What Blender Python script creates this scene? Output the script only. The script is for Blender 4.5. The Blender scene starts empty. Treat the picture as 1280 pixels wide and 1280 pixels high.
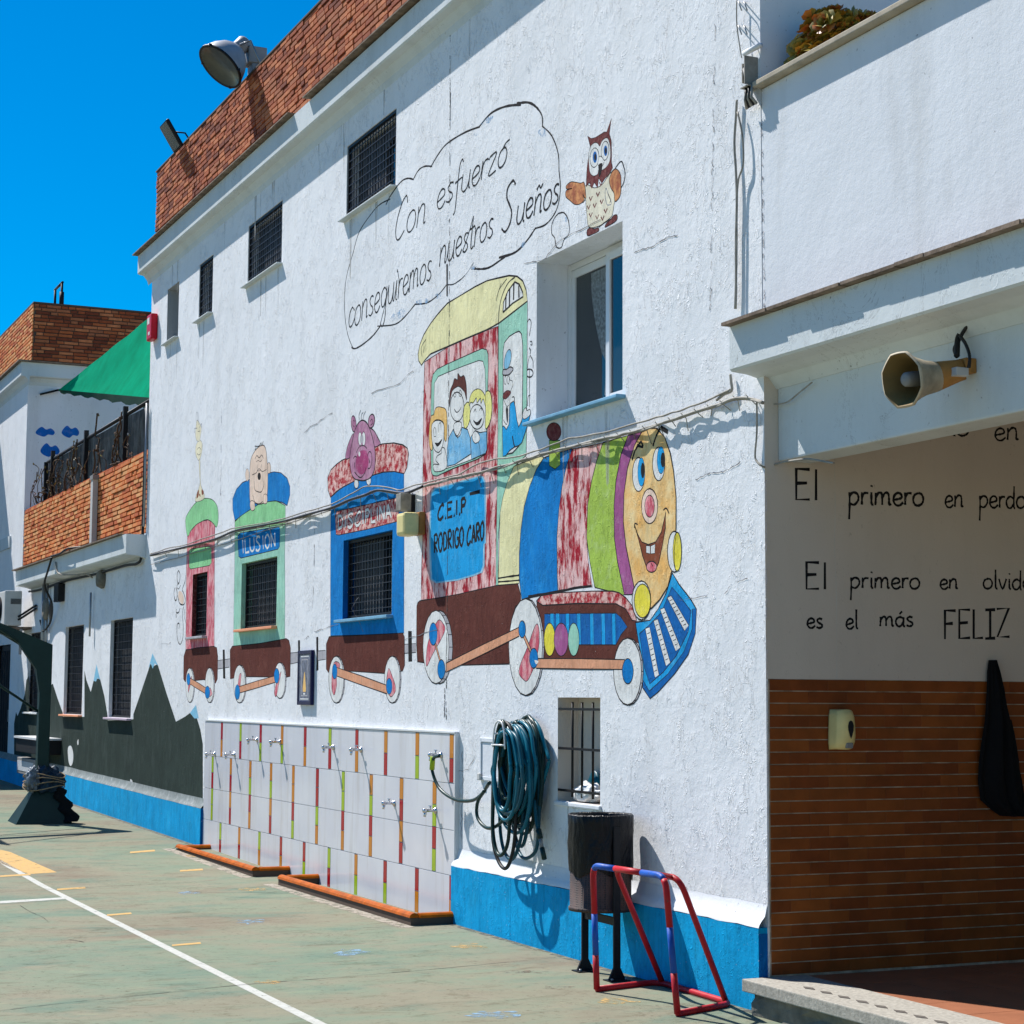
import bpy, bmesh, math, random
from mathutils import Vector, Matrix
from mathutils.geometry import tessellate_polygon
random.seed(7)
R = math.radians
sc = bpy.context.scene
COL = sc.collection

# ------------------------------------------------------------------ camera
CAM = Vector((8.80032621, -5.40776949, 1.65))
YAW, PITCH, ROLL, F = -1.14815893, .0979204667, .00593881145, 2365.18147   # F in pixels of a 1280 px frame
fw = Vector((math.sin(YAW)*math.cos(PITCH), math.cos(YAW)*math.cos(PITCH), math.sin(PITCH)))
_r = Vector((math.cos(YAW), -math.sin(YAW), 0)); _u = _r.cross(fw)
rt = math.cos(ROLL)*_r + math.sin(ROLL)*_u
up = -math.sin(ROLL)*_r + math.cos(ROLL)*_u
cd = bpy.data.cameras.new('camera'); cam = bpy.data.objects.new('camera', cd); COL.objects.link(cam)
cam.matrix_world = Matrix(((rt.x, up.x, -fw.x, CAM.x), (rt.y, up.y, -fw.y, CAM.y), (rt.z, up.z, -fw.z, CAM.z), (0, 0, 0, 1)))
cd.sensor_width = 36; cd.sensor_fit = 'HORIZONTAL'; cd.lens = 36*F/1280
cd.clip_start = .05; cd.clip_end = 3000
sc.camera = cam

# ------------------------------------------------------------------ light
L = Vector((2.37, 1.0, -3.2)).normalized()          # direction in which sunlight travels
world = bpy.data.worlds.new('World'); sc.world = world; world.use_nodes = True
wn = world.node_tree; wn.nodes.clear()
wo = wn.nodes.new('ShaderNodeOutputWorld'); bg = wn.nodes.new('ShaderNodeBackground')
sky = wn.nodes.new('ShaderNodeTexSky'); sky.sky_type = 'NISHITA'; sky.sun_disc = False
sky.sun_elevation = math.asin(-L.z); sky.sun_rotation = math.atan2(-L.x, -L.y) % (2*math.pi)
sky.air_density = 1.0; sky.dust_density = 0.25; sky.ozone_density = 3.0; sky.altitude = 400
hs = wn.nodes.new('ShaderNodeHueSaturation'); hs.inputs['Saturation'].default_value = 1.75; hs.inputs['Value'].default_value = 1.0
wn.links.new(sky.outputs[0], hs.inputs['Color']); wn.links.new(hs.outputs[0], bg.inputs[0])
bg.inputs[1].default_value = 0.082
wn.links.new(bg.outputs[0], wo.inputs[0])
sl = bpy.data.lights.new('sun', 'SUN'); sl.energy = 5.0; sl.angle = R(.5); sl.color = (1, .965, .92)
so = bpy.data.objects.new('sun', sl); COL.objects.link(so)
so.rotation_euler = L.to_track_quat('-Z', 'Y').to_euler(); so.location = (-10, -8, 20)
sc.view_settings.view_transform = 'Standard'; sc.view_settings.look = 'None'
sc.view_settings.exposure = 0.58; sc.view_settings.gamma = 1; sc.view_settings.use_curve_mapping = False
sc.cycles.max_bounces = 8

# ------------------------------------------------------------------ photo pixel -> point on a real plane of the place
def ray(px, py): return (px-640)/F*rt - (py-640)/F*up + fw
def W(px, py, y=0.0): q = ray(px, py); return CAM + q*((y-CAM.y)/q.y)
def S(px, py, x=.1): q = ray(px, py); return CAM + q*((x-CAM.x)/q.x)
def gz(x): return .015 + .0135*max(0.0, min(-8-x, 16))
def G(px, py, dz=0.0):
    q = ray(px, py); z = dz+.015
    for _ in range(6):
        p = CAM + q*((z-CAM.z)/q.z); z = gz(p.x)+dz
    return p

# ------------------------------------------------------------------ materials
MATS = {}
def srgb(r, g, b):
    f = lambda c: (c/12.92 if c <= .04045 else ((c+.055)/1.055)**2.4)
    return (min(.86, f(r/255)/.78), min(.86, f(g/255)/.86), min(.86, f(b/255)/.98), 1)
class NT:
    def __init__(s, name):
        s.m = bpy.data.materials.new(name); s.m.use_nodes = True; s.t = s.m.node_tree; s.n = s.t.nodes; s.l = s.t.links
        s.b = s.n['Principled BSDF']; s.pos = None
    def P(s, scale=(1, 1, 1)):
        g = s.n.new('ShaderNodeNewGeometry'); mp = s.n.new('ShaderNodeMapping'); mp.inputs['Scale'].default_value = scale
        s.l.new(g.outputs['Position'], mp.inputs['Vector']); return mp.outputs[0]
    def noise(s, scale, detail=4, rough=.55, vec=None, dist=0):
        n = s.n.new('ShaderNodeTexNoise'); n.inputs['Scale'].default_value = scale; n.inputs['Detail'].default_value = detail
        n.inputs['Roughness'].default_value = rough; n.inputs['Distortion'].default_value = dist
        s.l.new(vec if vec is not None else s.P(), n.inputs['Vector']); return n.outputs['Fac']
    def ramp(s, fac, stops):
        r = s.n.new('ShaderNodeValToRGB'); e = r.color_ramp.elements
        while len(e) > 1: e.remove(e[-1])
        for i, (p, c) in enumerate(stops):
            c = (c, c, c, 1) if isinstance(c, (int, float)) else c
            if i == 0: e[0].position = p; e[0].color = c
            else: k = e.new(p); k.color = c
        s.l.new(fac, r.inputs[0]); return r.outputs[0]
    def mix(s, fac, a, b, mode='MIX'):
        m = s.n.new('ShaderNodeMix'); m.data_type = 'RGBA'; m.blend_type = mode
        for i, v in ((0, fac), (6, a), (7, b)):
            if isinstance(v, (int, float, tuple)): m.inputs[i].default_value = v
            else: s.l.new(v, m.inputs[i])
        return m.outputs[2]
    def math(s, op, a, b=0.0):
        m = s.n.new('ShaderNodeMath'); m.operation = op
        for i, v in ((0, a), (1, b)):
            if isinstance(v, (int, float)): m.inputs[i].default_value = v
            else: s.l.new(v, m.inputs[i])
        return m.outputs[0]
    def bump(s, h, strength=.5, dist=.01, prev=None):
        b = s.n.new('ShaderNodeBump'); b.inputs['Strength'].default_value = strength; b.inputs['Distance'].default_value = dist
        s.l.new(h, b.inputs['Height'])
        if prev is not None: s.l.new(prev, b.inputs['Normal'])
        return b.outputs[0]
    def fin(s, color=None, rough=None, normal=None, metal=None, spec=None):
        for k, v in (('Base Color', color), ('Roughness', rough), ('Normal', normal), ('Metallic', metal), ('Specular IOR Level', spec)):
            if v is None: continue
            if isinstance(v, (int, float, tuple)): s.b.inputs[k].default_value = v
            else: s.l.new(v, s.b.inputs[k])
        return s.m
def stucco_bump(t, k=1.0, ridges=1.0):
    # hand-trowelled lime plaster: broad waves, grain, lumps and short torn ridges
    a = t.noise(1.1, 3, .5)
    b = t.noise(20, 6, .68)
    e = t.noise(95, 3, .6)
    w = t.noise(13, 4, .62, t.P((1, 1, .6)), .9)
    ridge = t.ramp(w, [(.0, 0), (.475, 0), (.5, 1), (.52, .3), (1, .3)])
    gate = t.ramp(t.noise(4.3, 3, .6), [(.44, 0), (.56, 1)])
    rg = t.math('MULTIPLY', ridge, gate)
    n = t.bump(a, .30*k, .06)
    n = t.bump(b, .34*k, .011, n)
    n = t.bump(e, .30*k, .0035, n)
    if ridges: n = t.bump(rg, .8*k*ridges, .0048, n)
    return n
def stucco(name, col, k=1.0, rough=.85, dirt=.5, var=.08, ridges=1.0):
    t = NT(name)
    v = t.ramp(t.noise(.8, 4, .6), [(.3, 1-var), (.7, 1.0)])
    c = t.mix(1.0, col, v, 'MULTIPLY')
    sp = t.ramp(t.noise(34, 4, .75, t.P((1, 1, .7))), [(.30, (.40, .38, .37, 1)), (.36, (1, 1, 1, 1))])
    gate = t.ramp(t.noise(1.7, 3), [(.42, 0), (.58, dirt*1.5)])
    c = t.mix(gate, c, t.mix(1.0, c, sp, 'MULTIPLY'))
    st = t.ramp(t.noise(2.2, 5, .65, t.P((1, 1, .18))), [(.50, (1, 1, 1, 1)), (.72, (.84, .83, .81, 1))])
    c = t.mix(dirt, c, t.mix(1.0, c, st, 'MULTIPLY'))
    ck = t.ramp(t.noise(1.5, 7, .72, t.P((1, 1, .7)), .8), [(.4955, (1, 1, 1, 1)), (.499, (.50, .48, .47, 1)), (.5025, (1, 1, 1, 1))])
    cg = t.ramp(t.noise(.7, 2), [(.52, 0), (.60, dirt*1.4 if ridges else .15)])
    c = t.mix(cg, c, t.mix(1.0, c, ck, 'MULTIPLY'))
    return t.fin(c, rough, stucco_bump(t, k, ridges), spec=.12)
def flatm(name, col, rough=.6, metal=0, var=.12, scale=6, bump=0, bs=40, spec=.22):
    t = NT(name)
    v = t.ramp(t.noise(scale, 4, .6), [(.3, 1-var), (.7, 1.0)])
    c = t.mix(1.0, col, v, 'MULTIPLY')
    n = t.bump(t.noise(bs, 4), bump, .005) if bump else None
    return t.fin(c, rough, n, metal, spec)
def paint(name, col, k=.8, wear=.25, worn=None, scale=(1, 1, 1), fr=9, th=.62, soft=.1):
    """brushed wall paint over the same plaster, with patches where a paler coat shows"""
    t = NT(name)
    worn = worn or tuple(min(1, c*.5+.42) for c in col[:3])+(1,)
    f = t.ramp(t.noise(fr, 6, .7, t.P(scale)), [(th-soft, 0), (th+soft, wear)])
    c = t.mix(f, col, worn)
    v = t.ramp(t.noise(3, 4, .6), [(.3, .80), (.7, 1.05)])
    c = t.mix(1.0, c, v, 'MULTIPLY')
    br = t.ramp(t.noise(26, 5, .7, t.P((1, 1, .22)), .4), [(.36, .78), (.52, 1.0), (.7, 1.10)])
    c = t.mix(.8, c, t.mix(1.0, c, br, 'MULTIPLY'))
    fl = t.ramp(t.noise(44, 4, .72), [(.675, 0), (.71, .6)])
    c = t.mix(fl, c, (.62, .64, .66, 1))
    return t.fin(c, .8, stucco_bump(t, k), spec=.08)
WHITE = (.80, .81, .83, 1)
M = {}
M['wall'] = stucco('white_plaster', WHITE)
M['smooth'] = stucco('smooth_white_plaster', (.73, .75, .785, 1), .8, dirt=1.0, ridges=0)
M['ledge'] = stucco('ledge_plaster', (.64, .68, .69, 1), .4, dirt=.8)
M['stain'] = stucco('stained_plaster', (.55, .57, .45, 1), .5, dirt=.9)
M['inner'] = stucco('porch_plaster', (.67, .59, .515, 1), .25, dirt=.3)
M['plinth'] = paint('blue_plinth_paint', srgb(4, 150, 216), .9, .22, srgb(60, 175, 220), (1, 1, .35), 5, .62)
M['mountain'] = paint('dark_green_paint', (.030, .047, .040, 1), .6, .5, (.075, .10, .09, 1), (1, 1, .3), 5, .62)
M['snow'] = paint('snow_paint', srgb(120, 185, 225), .6, .5, (.7, .75, .8, 1))
M['black'] = paint('black_line_paint', (.018, .017, .019, 1), .7, .25, (.12, .12, .13, 1), fr=20, th=.66)
M['owlbelly'] = paint('owl_belly_paint', srgb(208, 210, 200), .7, .3)
M['grey_line'] = paint('faint_line_paint', (.16, .17, .20, 1), .7, .5, (.6, .6, .62, 1), fr=30, th=.5)
M['pwhite'] = paint('white_paint', (.80, .80, .78, 1), .8, .1)
M['pcream'] = paint('cream_paint', srgb(218, 216, 176), .7, .25)
M['ppale'] = paint('pale_cream_paint', srgb(218, 214, 196), .7, .4)
M['pblue'] = paint('blue_paint', srgb(0, 118, 200), .9, .4, srgb(55, 160, 225), (1, 1, .35))
M['pbluel'] = paint('light_blue_paint', srgb(20, 150, 222), .9, .4, srgb(120, 195, 235), (1, 1, .5))
M['pblued'] = paint('deep_blue_paint', srgb(10, 95, 175), .8, .3, srgb(40, 140, 210))
M['pbluem'] = paint('shirt_blue_paint', srgb(95, 165, 218), .8, .6, srgb(150, 195, 225), fr=7, th=.5)
M['pbluep'] = paint('pale_blue_paint', srgb(120, 180, 220), .7, .6, srgb(200, 220, 235))
M['pteal'] = paint('teal_paint', srgb(140, 195, 185), .7, .35, srgb(185, 215, 210))
M['pmint'] = paint('mint_paint', srgb(130, 198, 150), .8, .3)
M['pgreen'] = paint('lime_paint', srgb(150, 184, 84), .9, .35)
M['ppink'] = paint('pink_paint', srgb(186, 84, 108), .9, .85, srgb(222, 170, 182), (1, 1, .35), 15, .5, .07)
M['pred'] = paint('streaky_red_paint', srgb(148, 26, 46), .8, .95, srgb(222, 186, 194), (1, 1, .30), 12, .49, .045)
M['predh'] = paint('blotchy_red_paint', srgb(155, 36, 50), .8, .95, srgb(226, 184, 186), (1, 1, 1), 16, .50, .06)
M['ppurple'] = paint('purple_paint', srgb(148, 84, 142), .8, .4)
M['ppurplel'] = paint('hippo_paint', srgb(150, 100, 140), .7, .7, srgb(190, 155, 185), fr=5, th=.5)
M['pmagenta'] = paint('magenta_paint', srgb(152, 62, 116), .7, .5)
M['pbrown'] = paint('brown_paint', srgb(88, 48, 44), .8, .3, srgb(120, 85, 78), fr=6)
M['pbrown2'] = paint('mouth_brown_paint', srgb(125, 70, 50), .7, .3)
M['pmaroon'] = paint('maroon_paint', srgb(95, 40, 45), .7, .5, srgb(150, 110, 110), fr=30, th=.55)
M['pskin'] = paint('skin_paint', srgb(225, 198, 190), .6, .4)
M['porange'] = paint('orange_face_paint', srgb(236, 172, 108), .8, .8, srgb(238, 204, 165), fr=4, th=.5)
M['phair'] = paint('orange_hair_paint', srgb(232, 180, 115), .6, .6)
M['pyellow'] = paint('yellow_paint', srgb(222, 208, 75), .8, .3)
M['pyellowl'] = paint('pale_yellow_paint', srgb(222, 218, 140), .7, .4)
M['prod'] = paint('tan_rod_paint', srgb(200, 150, 125), .8, .4, srgb(215, 185, 170))
M['pgrey'] = paint('grey_paint', srgb(160, 165, 180), .7, .5)
M['pwing'] = paint('feather_brown_paint', srgb(150, 90, 70), .7, .7, srgb(225, 160, 110), fr=14, th=.5)
def brickmat(n, c, r=.85): return flatm(n, c, r, var=.3, scale=9, bump=.5, bs=60)
M['brA'] = [brickmat('roof_brick_%s' % w, srgb(*c)) for w, c in (('a', (164, 92, 58)), ('b', (144, 76, 49)), ('c', (184, 116, 80)), ('d', (116, 60, 42)), ('e', (158, 98, 70)))]
M['brB'] = [brickmat('balcony_brick_%s' % w, srgb(*c)) for w, c in (('a', (212, 138, 84)), ('b', (198, 118, 70)), ('c', (222, 160, 110)), ('d', (180, 98, 60)), ('e', (205, 146, 100)))]
M['brC'] = [flatm('glazed_brick_%s' % w, c, .42, var=.35, scale=7, bump=.3, bs=30) for w, c in (('a', (.30, .076, .013, 1)), ('b', (.27, .066, .012, 1)), ('c', (.33, .088, .015, 1)), ('d', (.245, .058, .011, 1)), ('e', (.29, .078, .014, 1)))]
M['mortar_d'] = flatm('dark_mortar', (.10, .07, .055, 1), .95, bump=.4)
M['mortar_b'] = flatm('brown_mortar', (.16, .085, .05, 1), .95, bump=.4)
M['mortar_l'] = flatm('pale_mortar', (.60, .48, .36, 1), .95, var=.7, scale=9, bump=.4)
M['lip'] = flatm('weathered_tile_lip', (.27, .20, .15, 1), .9, var=.6, scale=11, bump=.6)
M['coping'] = flatm('coping_stone', (.50, .43, .33, 1), .8, var=.3, scale=8, bump=.3)
M['dark'] = flatm('dark_interior', (.016, .017, .02, 1), .9)
M['iron'] = flatm('black_iron', (.018, .018, .02, 1), .55, .3, bump=.2)
M['mesh'] = flatm('dark_mesh_wire', (.045, .045, .055, 1), .5, .5)
M['slat'] = flatm('grey_shutter', (.09, .09, .095, 1), .6, var=.3)
M['alu'] = flatm('white_aluminium', (.72, .73, .74, 1), .35, .1, var=.06)
M['galv'] = flatm('galvanised_metal', (.36, .37, .38, 1), .42, .7, var=.25)
M['chrome'] = flatm('chrome', (.62, .62, .64, 1), .16, 1, var=.1)
def glassm():
    t = NT('window_glass'); t.fin((.02, .03, .035, 1), .04); t.b.inputs['Specular IOR Level'].default_value = .5; return t.m
M['glass'] = glassm()
M['curtain'] = flatm('lace_curtain', (.30, .33, .34, 1), .9, var=.7, scale=40, bump=.6, bs=70)
M['cable'] = flatm('grey_cable', (.40, .37, .32, 1), .7, var=.5, scale=12)
M['cablek'] = flatm('black_cable', (.02, .02, .02, 1), .5)
M['tile'] = None
def tilem():
    t = NT('white_glazed_tile')
    v = t.ramp(t.noise(1.8, 3), [(.3, (.64, .64, .69, 1)), (.7, (.72, .72, .75, 1))])
    w = t.ramp(t.noise(6, 5, .7, t.P((1, 1, .12))), [(.5, (1, 1, 1, 1)), (.72, (.84, .81, .76, 1))]); v = t.mix(1.0, v, w, 'MULTIPLY')
    return t.fin(v, .16, t.bump(t.noise(9, 2), .05, .004), spec=.5)
M['tile'] = tilem()
M['tred'] = flatm('red_glass_strip', srgb(150, 18, 32), .15, var=.1)
M['torange'] = flatm('amber_glass_strip', srgb(180, 118, 36), .15, var=.1)
M['tgreen'] = flatm('green_glass_strip', srgb(142, 172, 36), .15, var=.1)
M['tback'] = flatm('tile_grout', (.72, .69, .66, 1), .9)
M['kerb'] = flatm('orange_glazed_kerb', srgb(178, 92, 0), .35, var=.5, scale=10, bump=.15, spec=.12)
M['kerbd'] = flatm('brown_kerb_side', (.11, .075, .055, 1), .8, bump=.4)
M['terra'] = flatm('terracotta_floor_tile', (.34, .13, .065, 1), .55, var=.25, scale=5, bump=.15)
M['stone'] = flatm('granite_step', (.44, .41, .35, 1), .8, var=.4, scale=45, bump=.5, bs=60)
M['rubble'] = flatm('rough_concrete', (.24, .22, .18, 1), .95, var=.5, scale=9, bump=1, bs=25)
M['diamond'] = flatm('dark_diamond', (.12, .105, .09, 1), .8)
def enamel(n, col):
    t = NT(n); c = t.mix(1.0, col, t.ramp(t.noise(15, 4), [(.3, .72), (.7, 1)]), 'MULTIPLY')
    c = t.mix(t.ramp(t.noise(55, 4, .7, t.P((1, 1, .5))), [(.64, 0), (.67, .85)]), c, (.10, .06, .045, 1))
    return t.fin(c, t.ramp(t.noise(20, 3), [(.3, .35), (.7, .6)]), t.bump(t.noise(50, 3), .25, .002), spec=.3)
M['red'] = enamel('red_enamel', srgb(170, 22, 36)); M['blue'] = enamel('blue_enamel', srgb(20, 80, 180))
M['steel'] = flatm('dark_green_steel', (.010, .036, .034, 1), .4, .2, var=.2)
M['drum'] = None
def drumm():
    t = NT('perforated_drum'); g = t.n.new('ShaderNodeTexCoord'); mp = t.n.new('ShaderNodeMapping')
    t.l.new(g.outputs['Object'], mp.inputs[0]); v = t.n.new('ShaderNodeTexVoronoi'); v.inputs['Scale'].default_value = 75
    v.inputs['Randomness'].default_value = .15; t.l.new(mp.outputs[0], v.inputs['Vector'])
    holes = t.ramp(v.outputs['Distance'], [(.28, 0), (.38, 1)])
    base = t.ramp(t.noise(7, 4), [(.4, (.05, .03, .025, 1)), (.7, (.12, .055, .035, 1))])
    return t.fin(t.mix(holes, (.01, .008, .008, 1), base), .6, t.bump(holes, .6, .003))
M['drum'] = drumm()
M['bag'] = None
def bagm():
    t = NT('black_bin_bag')
    n = t.bump(t.noise(9, 5, .6, t.P((1, 1, .35)), 1.5), .9, .03)
    return t.fin((.006, .0055, .007, 1), .36, n, spec=.22)
M['bag'] = bagm()
M['hoseB'] = flatm('teal_hose', (.004, .085, .125, 1), .38, var=.3, scale=3)
M['hoseG'] = flatm('dark_green_hose', (.012, .04, .036, 1), .35, var=.3, scale=3)
M['hoseC'] = flatm('blue_hose', (.004, .15, .22, 1), .35, var=.3, scale=3)
M['cream'] = flatm('aged_cream_plastic', srgb(222, 206, 150), .45, var=.2, scale=10)
M['horn'] = flatm('weathered_horn_plastic', srgb(178, 172, 156), .6, var=.5, scale=9, bump=.2)
M['hornt'] = flatm('rusty_tan_plastic', srgb(160, 120, 68), .6, var=.4, scale=9)
M['horni'] = flatm('horn_throat', srgb(112, 96, 62), .7, var=.3)
M['grey'] = flatm('grey_plastic', (.27, .26, .25, 1), .6)
M['lgrey'] = flatm('light_grey_plastic', (.55, .54, .52, 1), .6)
M['cloth'] = flatm('black_cloth', (.006, .006, .007, 1), .95, bump=.6, bs=50)
M['tarpb'] = flatm('blue_grey_tarp', (.02, .055, .10, 1), .5, var=.8, scale=12, bump=.9, bs=20)
M['tarpw'] = flatm('faded_plastic', (.22, .27, .33, 1), .5, var=.8, scale=14, bump=.9, bs=20)
M['rope'] = flatm('rope', (.30, .22, .13, 1), .9)
M['lampshell'] = flatm('weathered_lamp_shell', (.46, .46, .47, 1), .5, .3, var=.3, scale=5)
M['lampglass'] = flatm('dusty_lamp_glass', (.10, .105, .09, 1), .25, var=.3, scale=6)
M['vine'] = flatm('dry_vine', (.09, .055, .035, 1), .9)
M['alarm'] = flatm('red_alarm_box', srgb(190, 20, 45), .4, var=.2, scale=20)
M['cbag'] = flatm('white_plastic_bag', (.62, .64, .66, 1), .4, bump=.8, bs=30)
M['ac'] = flatm('white_enamel_cabinet', (.62, .62, .60, 1), .5, var=.15)
def netm():
    t = NT('dark_privacy_netting')
    tr = t.n.new('ShaderNodeBsdfTransparent'); mx = t.n.new('ShaderNodeMixShader')
    f = t.ramp(t.noise(5, 5, .7, t.P((1, 1, .5))), [(.3, .03), (.7, .22)])
    t.fin(t.ramp(t.noise(14, 5, .8, t.P((1, 1, .6))), [(.4, (.004, .005, .005, 1)), (.75, (.03, .032, .03, 1))]), 1.0, spec=0.0)
    o = t.n['Material Output']; t.l.new(f, mx.inputs[0]); t.l.new(t.b.outputs[0], mx.inputs[1]); t.l.new(tr.outputs[0], mx.inputs[2]); t.l.new(mx.outputs[0], o.inputs[0])
    return t.m
M['net'] = netm()
def sailm():
    t = NT('green_shade_cloth'); o = t.n['Material Output']
    c = t.ramp(t.noise(2, 5, .7), [(.3, (.0, .30, .15, 1)), (.7, (.0, .45, .24, 1))])
    t.fin(c, .9, spec=.03); tl = t.n.new('ShaderNodeBsdfTranslucent'); t.l.new(c, tl.inputs[0]); mx = t.n.new('ShaderNodeMixShader'); mx.inputs[0].default_value = .55
    t.l.new(t.b.outputs[0], mx.inputs[1]); t.l.new(tl.outputs[0], mx.inputs[2]); t.l.new(mx.outputs[0], o.inputs[0]); return t.m
M['sail'] = sailm()
def leafm(n, a, b):
    t = NT(n); return t.fin(t.ramp(t.noise(30, 2), [(.35, a), (.65, b)]), .45)
M['leafs'] = [leafm('leaf_amber', (.50, .21, .02, 1), (.42, .30, .04, 1)), leafm('leaf_olive', (.22, .19, .03, 1), (.34, .24, .035, 1)), leafm('leaf_red', (.38, .08, .02, 1), (.44, .18, .03, 1))]
M['pot'] = flatm('terracotta_planter', (.30, .12, .06, 1), .8, bump=.3)
def groundm():
    t = NT('faded_green_court_paint')
    big = t.noise(.5, 6, .66, t.P((1, .6, 1)), .6)
    c = t.ramp(big, [(.30, (.145, .200, .145, 1)), (.43, (.185, .222, .156, 1)), (.52, (.215, .210, .148, 1)), (.62, (.195, .165, .118, 1)), (.74, (.165, .140, .105, 1))])
    f = t.ramp(t.noise(2.2, 6, .7, t.P((1.3, .8, 1)), .5), [(.46, 0), (.68, .8)])
    c = t.mix(f, c, (.235, .215, .155, 1))
    g = t.ramp(t.noise(1.2, 6, .65, t.P((1.4, .8, 1))), [(.52, 0), (.66, .75)])
    c = t.mix(g, c, (.118, .182, .138, 1))
    sp = t.ramp(t.noise(24, 5, .75), [(.33, (.58, .55, .52, 1)), (.43, (1, 1, 1, 1)), (.66, (1, 1, 1, 1)), (.76, (1.25, 1.2, 1.15, 1))])
    c = t.mix(.75, c, t.mix(1.0, c, sp, 'MULTIPLY'))
    cr = t.ramp(t.noise(.9, 7, .7, t.P((1, 1.4, 1)), 1.5), [(.495, (1, 1, 1, 1)), (.5, (.45, .42, .40, 1)), (.505, (1, 1, 1, 1))])
    gate = t.ramp(t.noise(.6, 2), [(.5, 0), (.6, .8)])
    c = t.mix(gate, c, t.mix(1.0, c, cr, 'MULTIPLY'))
    sc_ = t.ramp(t.noise(4, 6, .75, t.P((1.5, .7, 1)), .8), [(.36, (.72, .69, .66, 1)), (.46, (1, 1, 1, 1)), (.60, (1, 1, 1, 1)), (.74, (1.28, 1.24, 1.14, 1))])
    c = t.mix(.8, c, t.mix(1.0, c, sc_, 'MULTIPLY'))
    gr = t.ramp(t.noise(70, 3, .8), [(.31, (.35, .33, .31, 1)), (.37, (1, 1, 1, 1))]); gg = t.ramp(t.noise(.9, 3), [(.45, 0), (.6, .9)])
    c = t.mix(gg, c, t.mix(1.0, c, gr, 'MULTIPLY'))
    n = t.bump(t.noise(60, 4), .35, .004); n = t.bump(t.noise(3, 3), .2, .02, n)
    ck = t.ramp(t.noise(1.7, 8, .72, t.P((1, 1.2, 1)), 1.0), [(.4965, (1, 1, 1, 1)), (.4992, (.40, .37, .34, 1)), (.502, (1, 1, 1, 1))]); kg = t.ramp(t.noise(.8, 2), [(.50, 0), (.57, 1)])
    c = t.mix(kg, c, t.mix(1.0, c, ck, 'MULTIPLY'))
    return t.fin(c, .85, n, spec=.1)
M['ground'] = groundm()
def wornline(n, col, th=.46):
    t = NT(n)
    f = t.ramp(t.noise(13, 6, .75), [(th-.12, 1), (th+.03, 0)])
    t.fin(t.mix(t.ramp(t.noise(30, 4, .7), [(.35, .35), (.6, 0)]), col, (.20, .20, .15, 1)), .8, t.bump(t.noise(60, 4), .2, .004))
    tr = t.n.new('ShaderNodeBsdfTransparent'); mx = t.n.new('ShaderNodeMixShader'); o = t.n['Material Output']
    t.l.new(f, mx.inputs[0]); t.l.new(t.b.outputs[0], mx.inputs[1]); t.l.new(tr.outputs[0], mx.inputs[2]); t.l.new(mx.outputs[0], o.inputs[0]); return t.m
M['lwhite'] = wornline('worn_white_line', (.46, .46, .42, 1), .40)
M['lyellow'] = wornline('worn_yellow_line', (.52, .30, .07, 1), .40)
M['lyellow2'] = wornline('faded_yellow_paint', (.48, .30, .09, 1), .57)
M['lblue'] = wornline('faded_blue_paint', (.17, .32, .46, 1), .58)
M['smudge'] = wornline('blue_smudge_paint', (.22, .42, .68, 1), .60)
M['joint'] = flatm('ground_joint', (.03, .03, .028, 1), .9)
M['dust'] = wornline('rust_dirt', (.13, .085, .05, 1), .60)
def dripm():
    t = NT('drip_stain'); f = t.ramp(t.noise(9, 5, .7, t.P((1, 1, .10))), [(.44, 1), (.62, .35)])
    t.fin((.52, .51, .49, 1), .9, spec=0.0); tr = t.n.new('ShaderNodeBsdfTransparent'); mx = t.n.new('ShaderNodeMixShader'); o = t.n['Material Output']
    t.l.new(f, mx.inputs[0]); t.l.new(t.b.outputs[0], mx.inputs[1]); t.l.new(tr.outputs[0], mx.inputs[2]); t.l.new(mx.outputs[0], o.inputs[0]); return t.m
M['drip'] = dripm()

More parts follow.
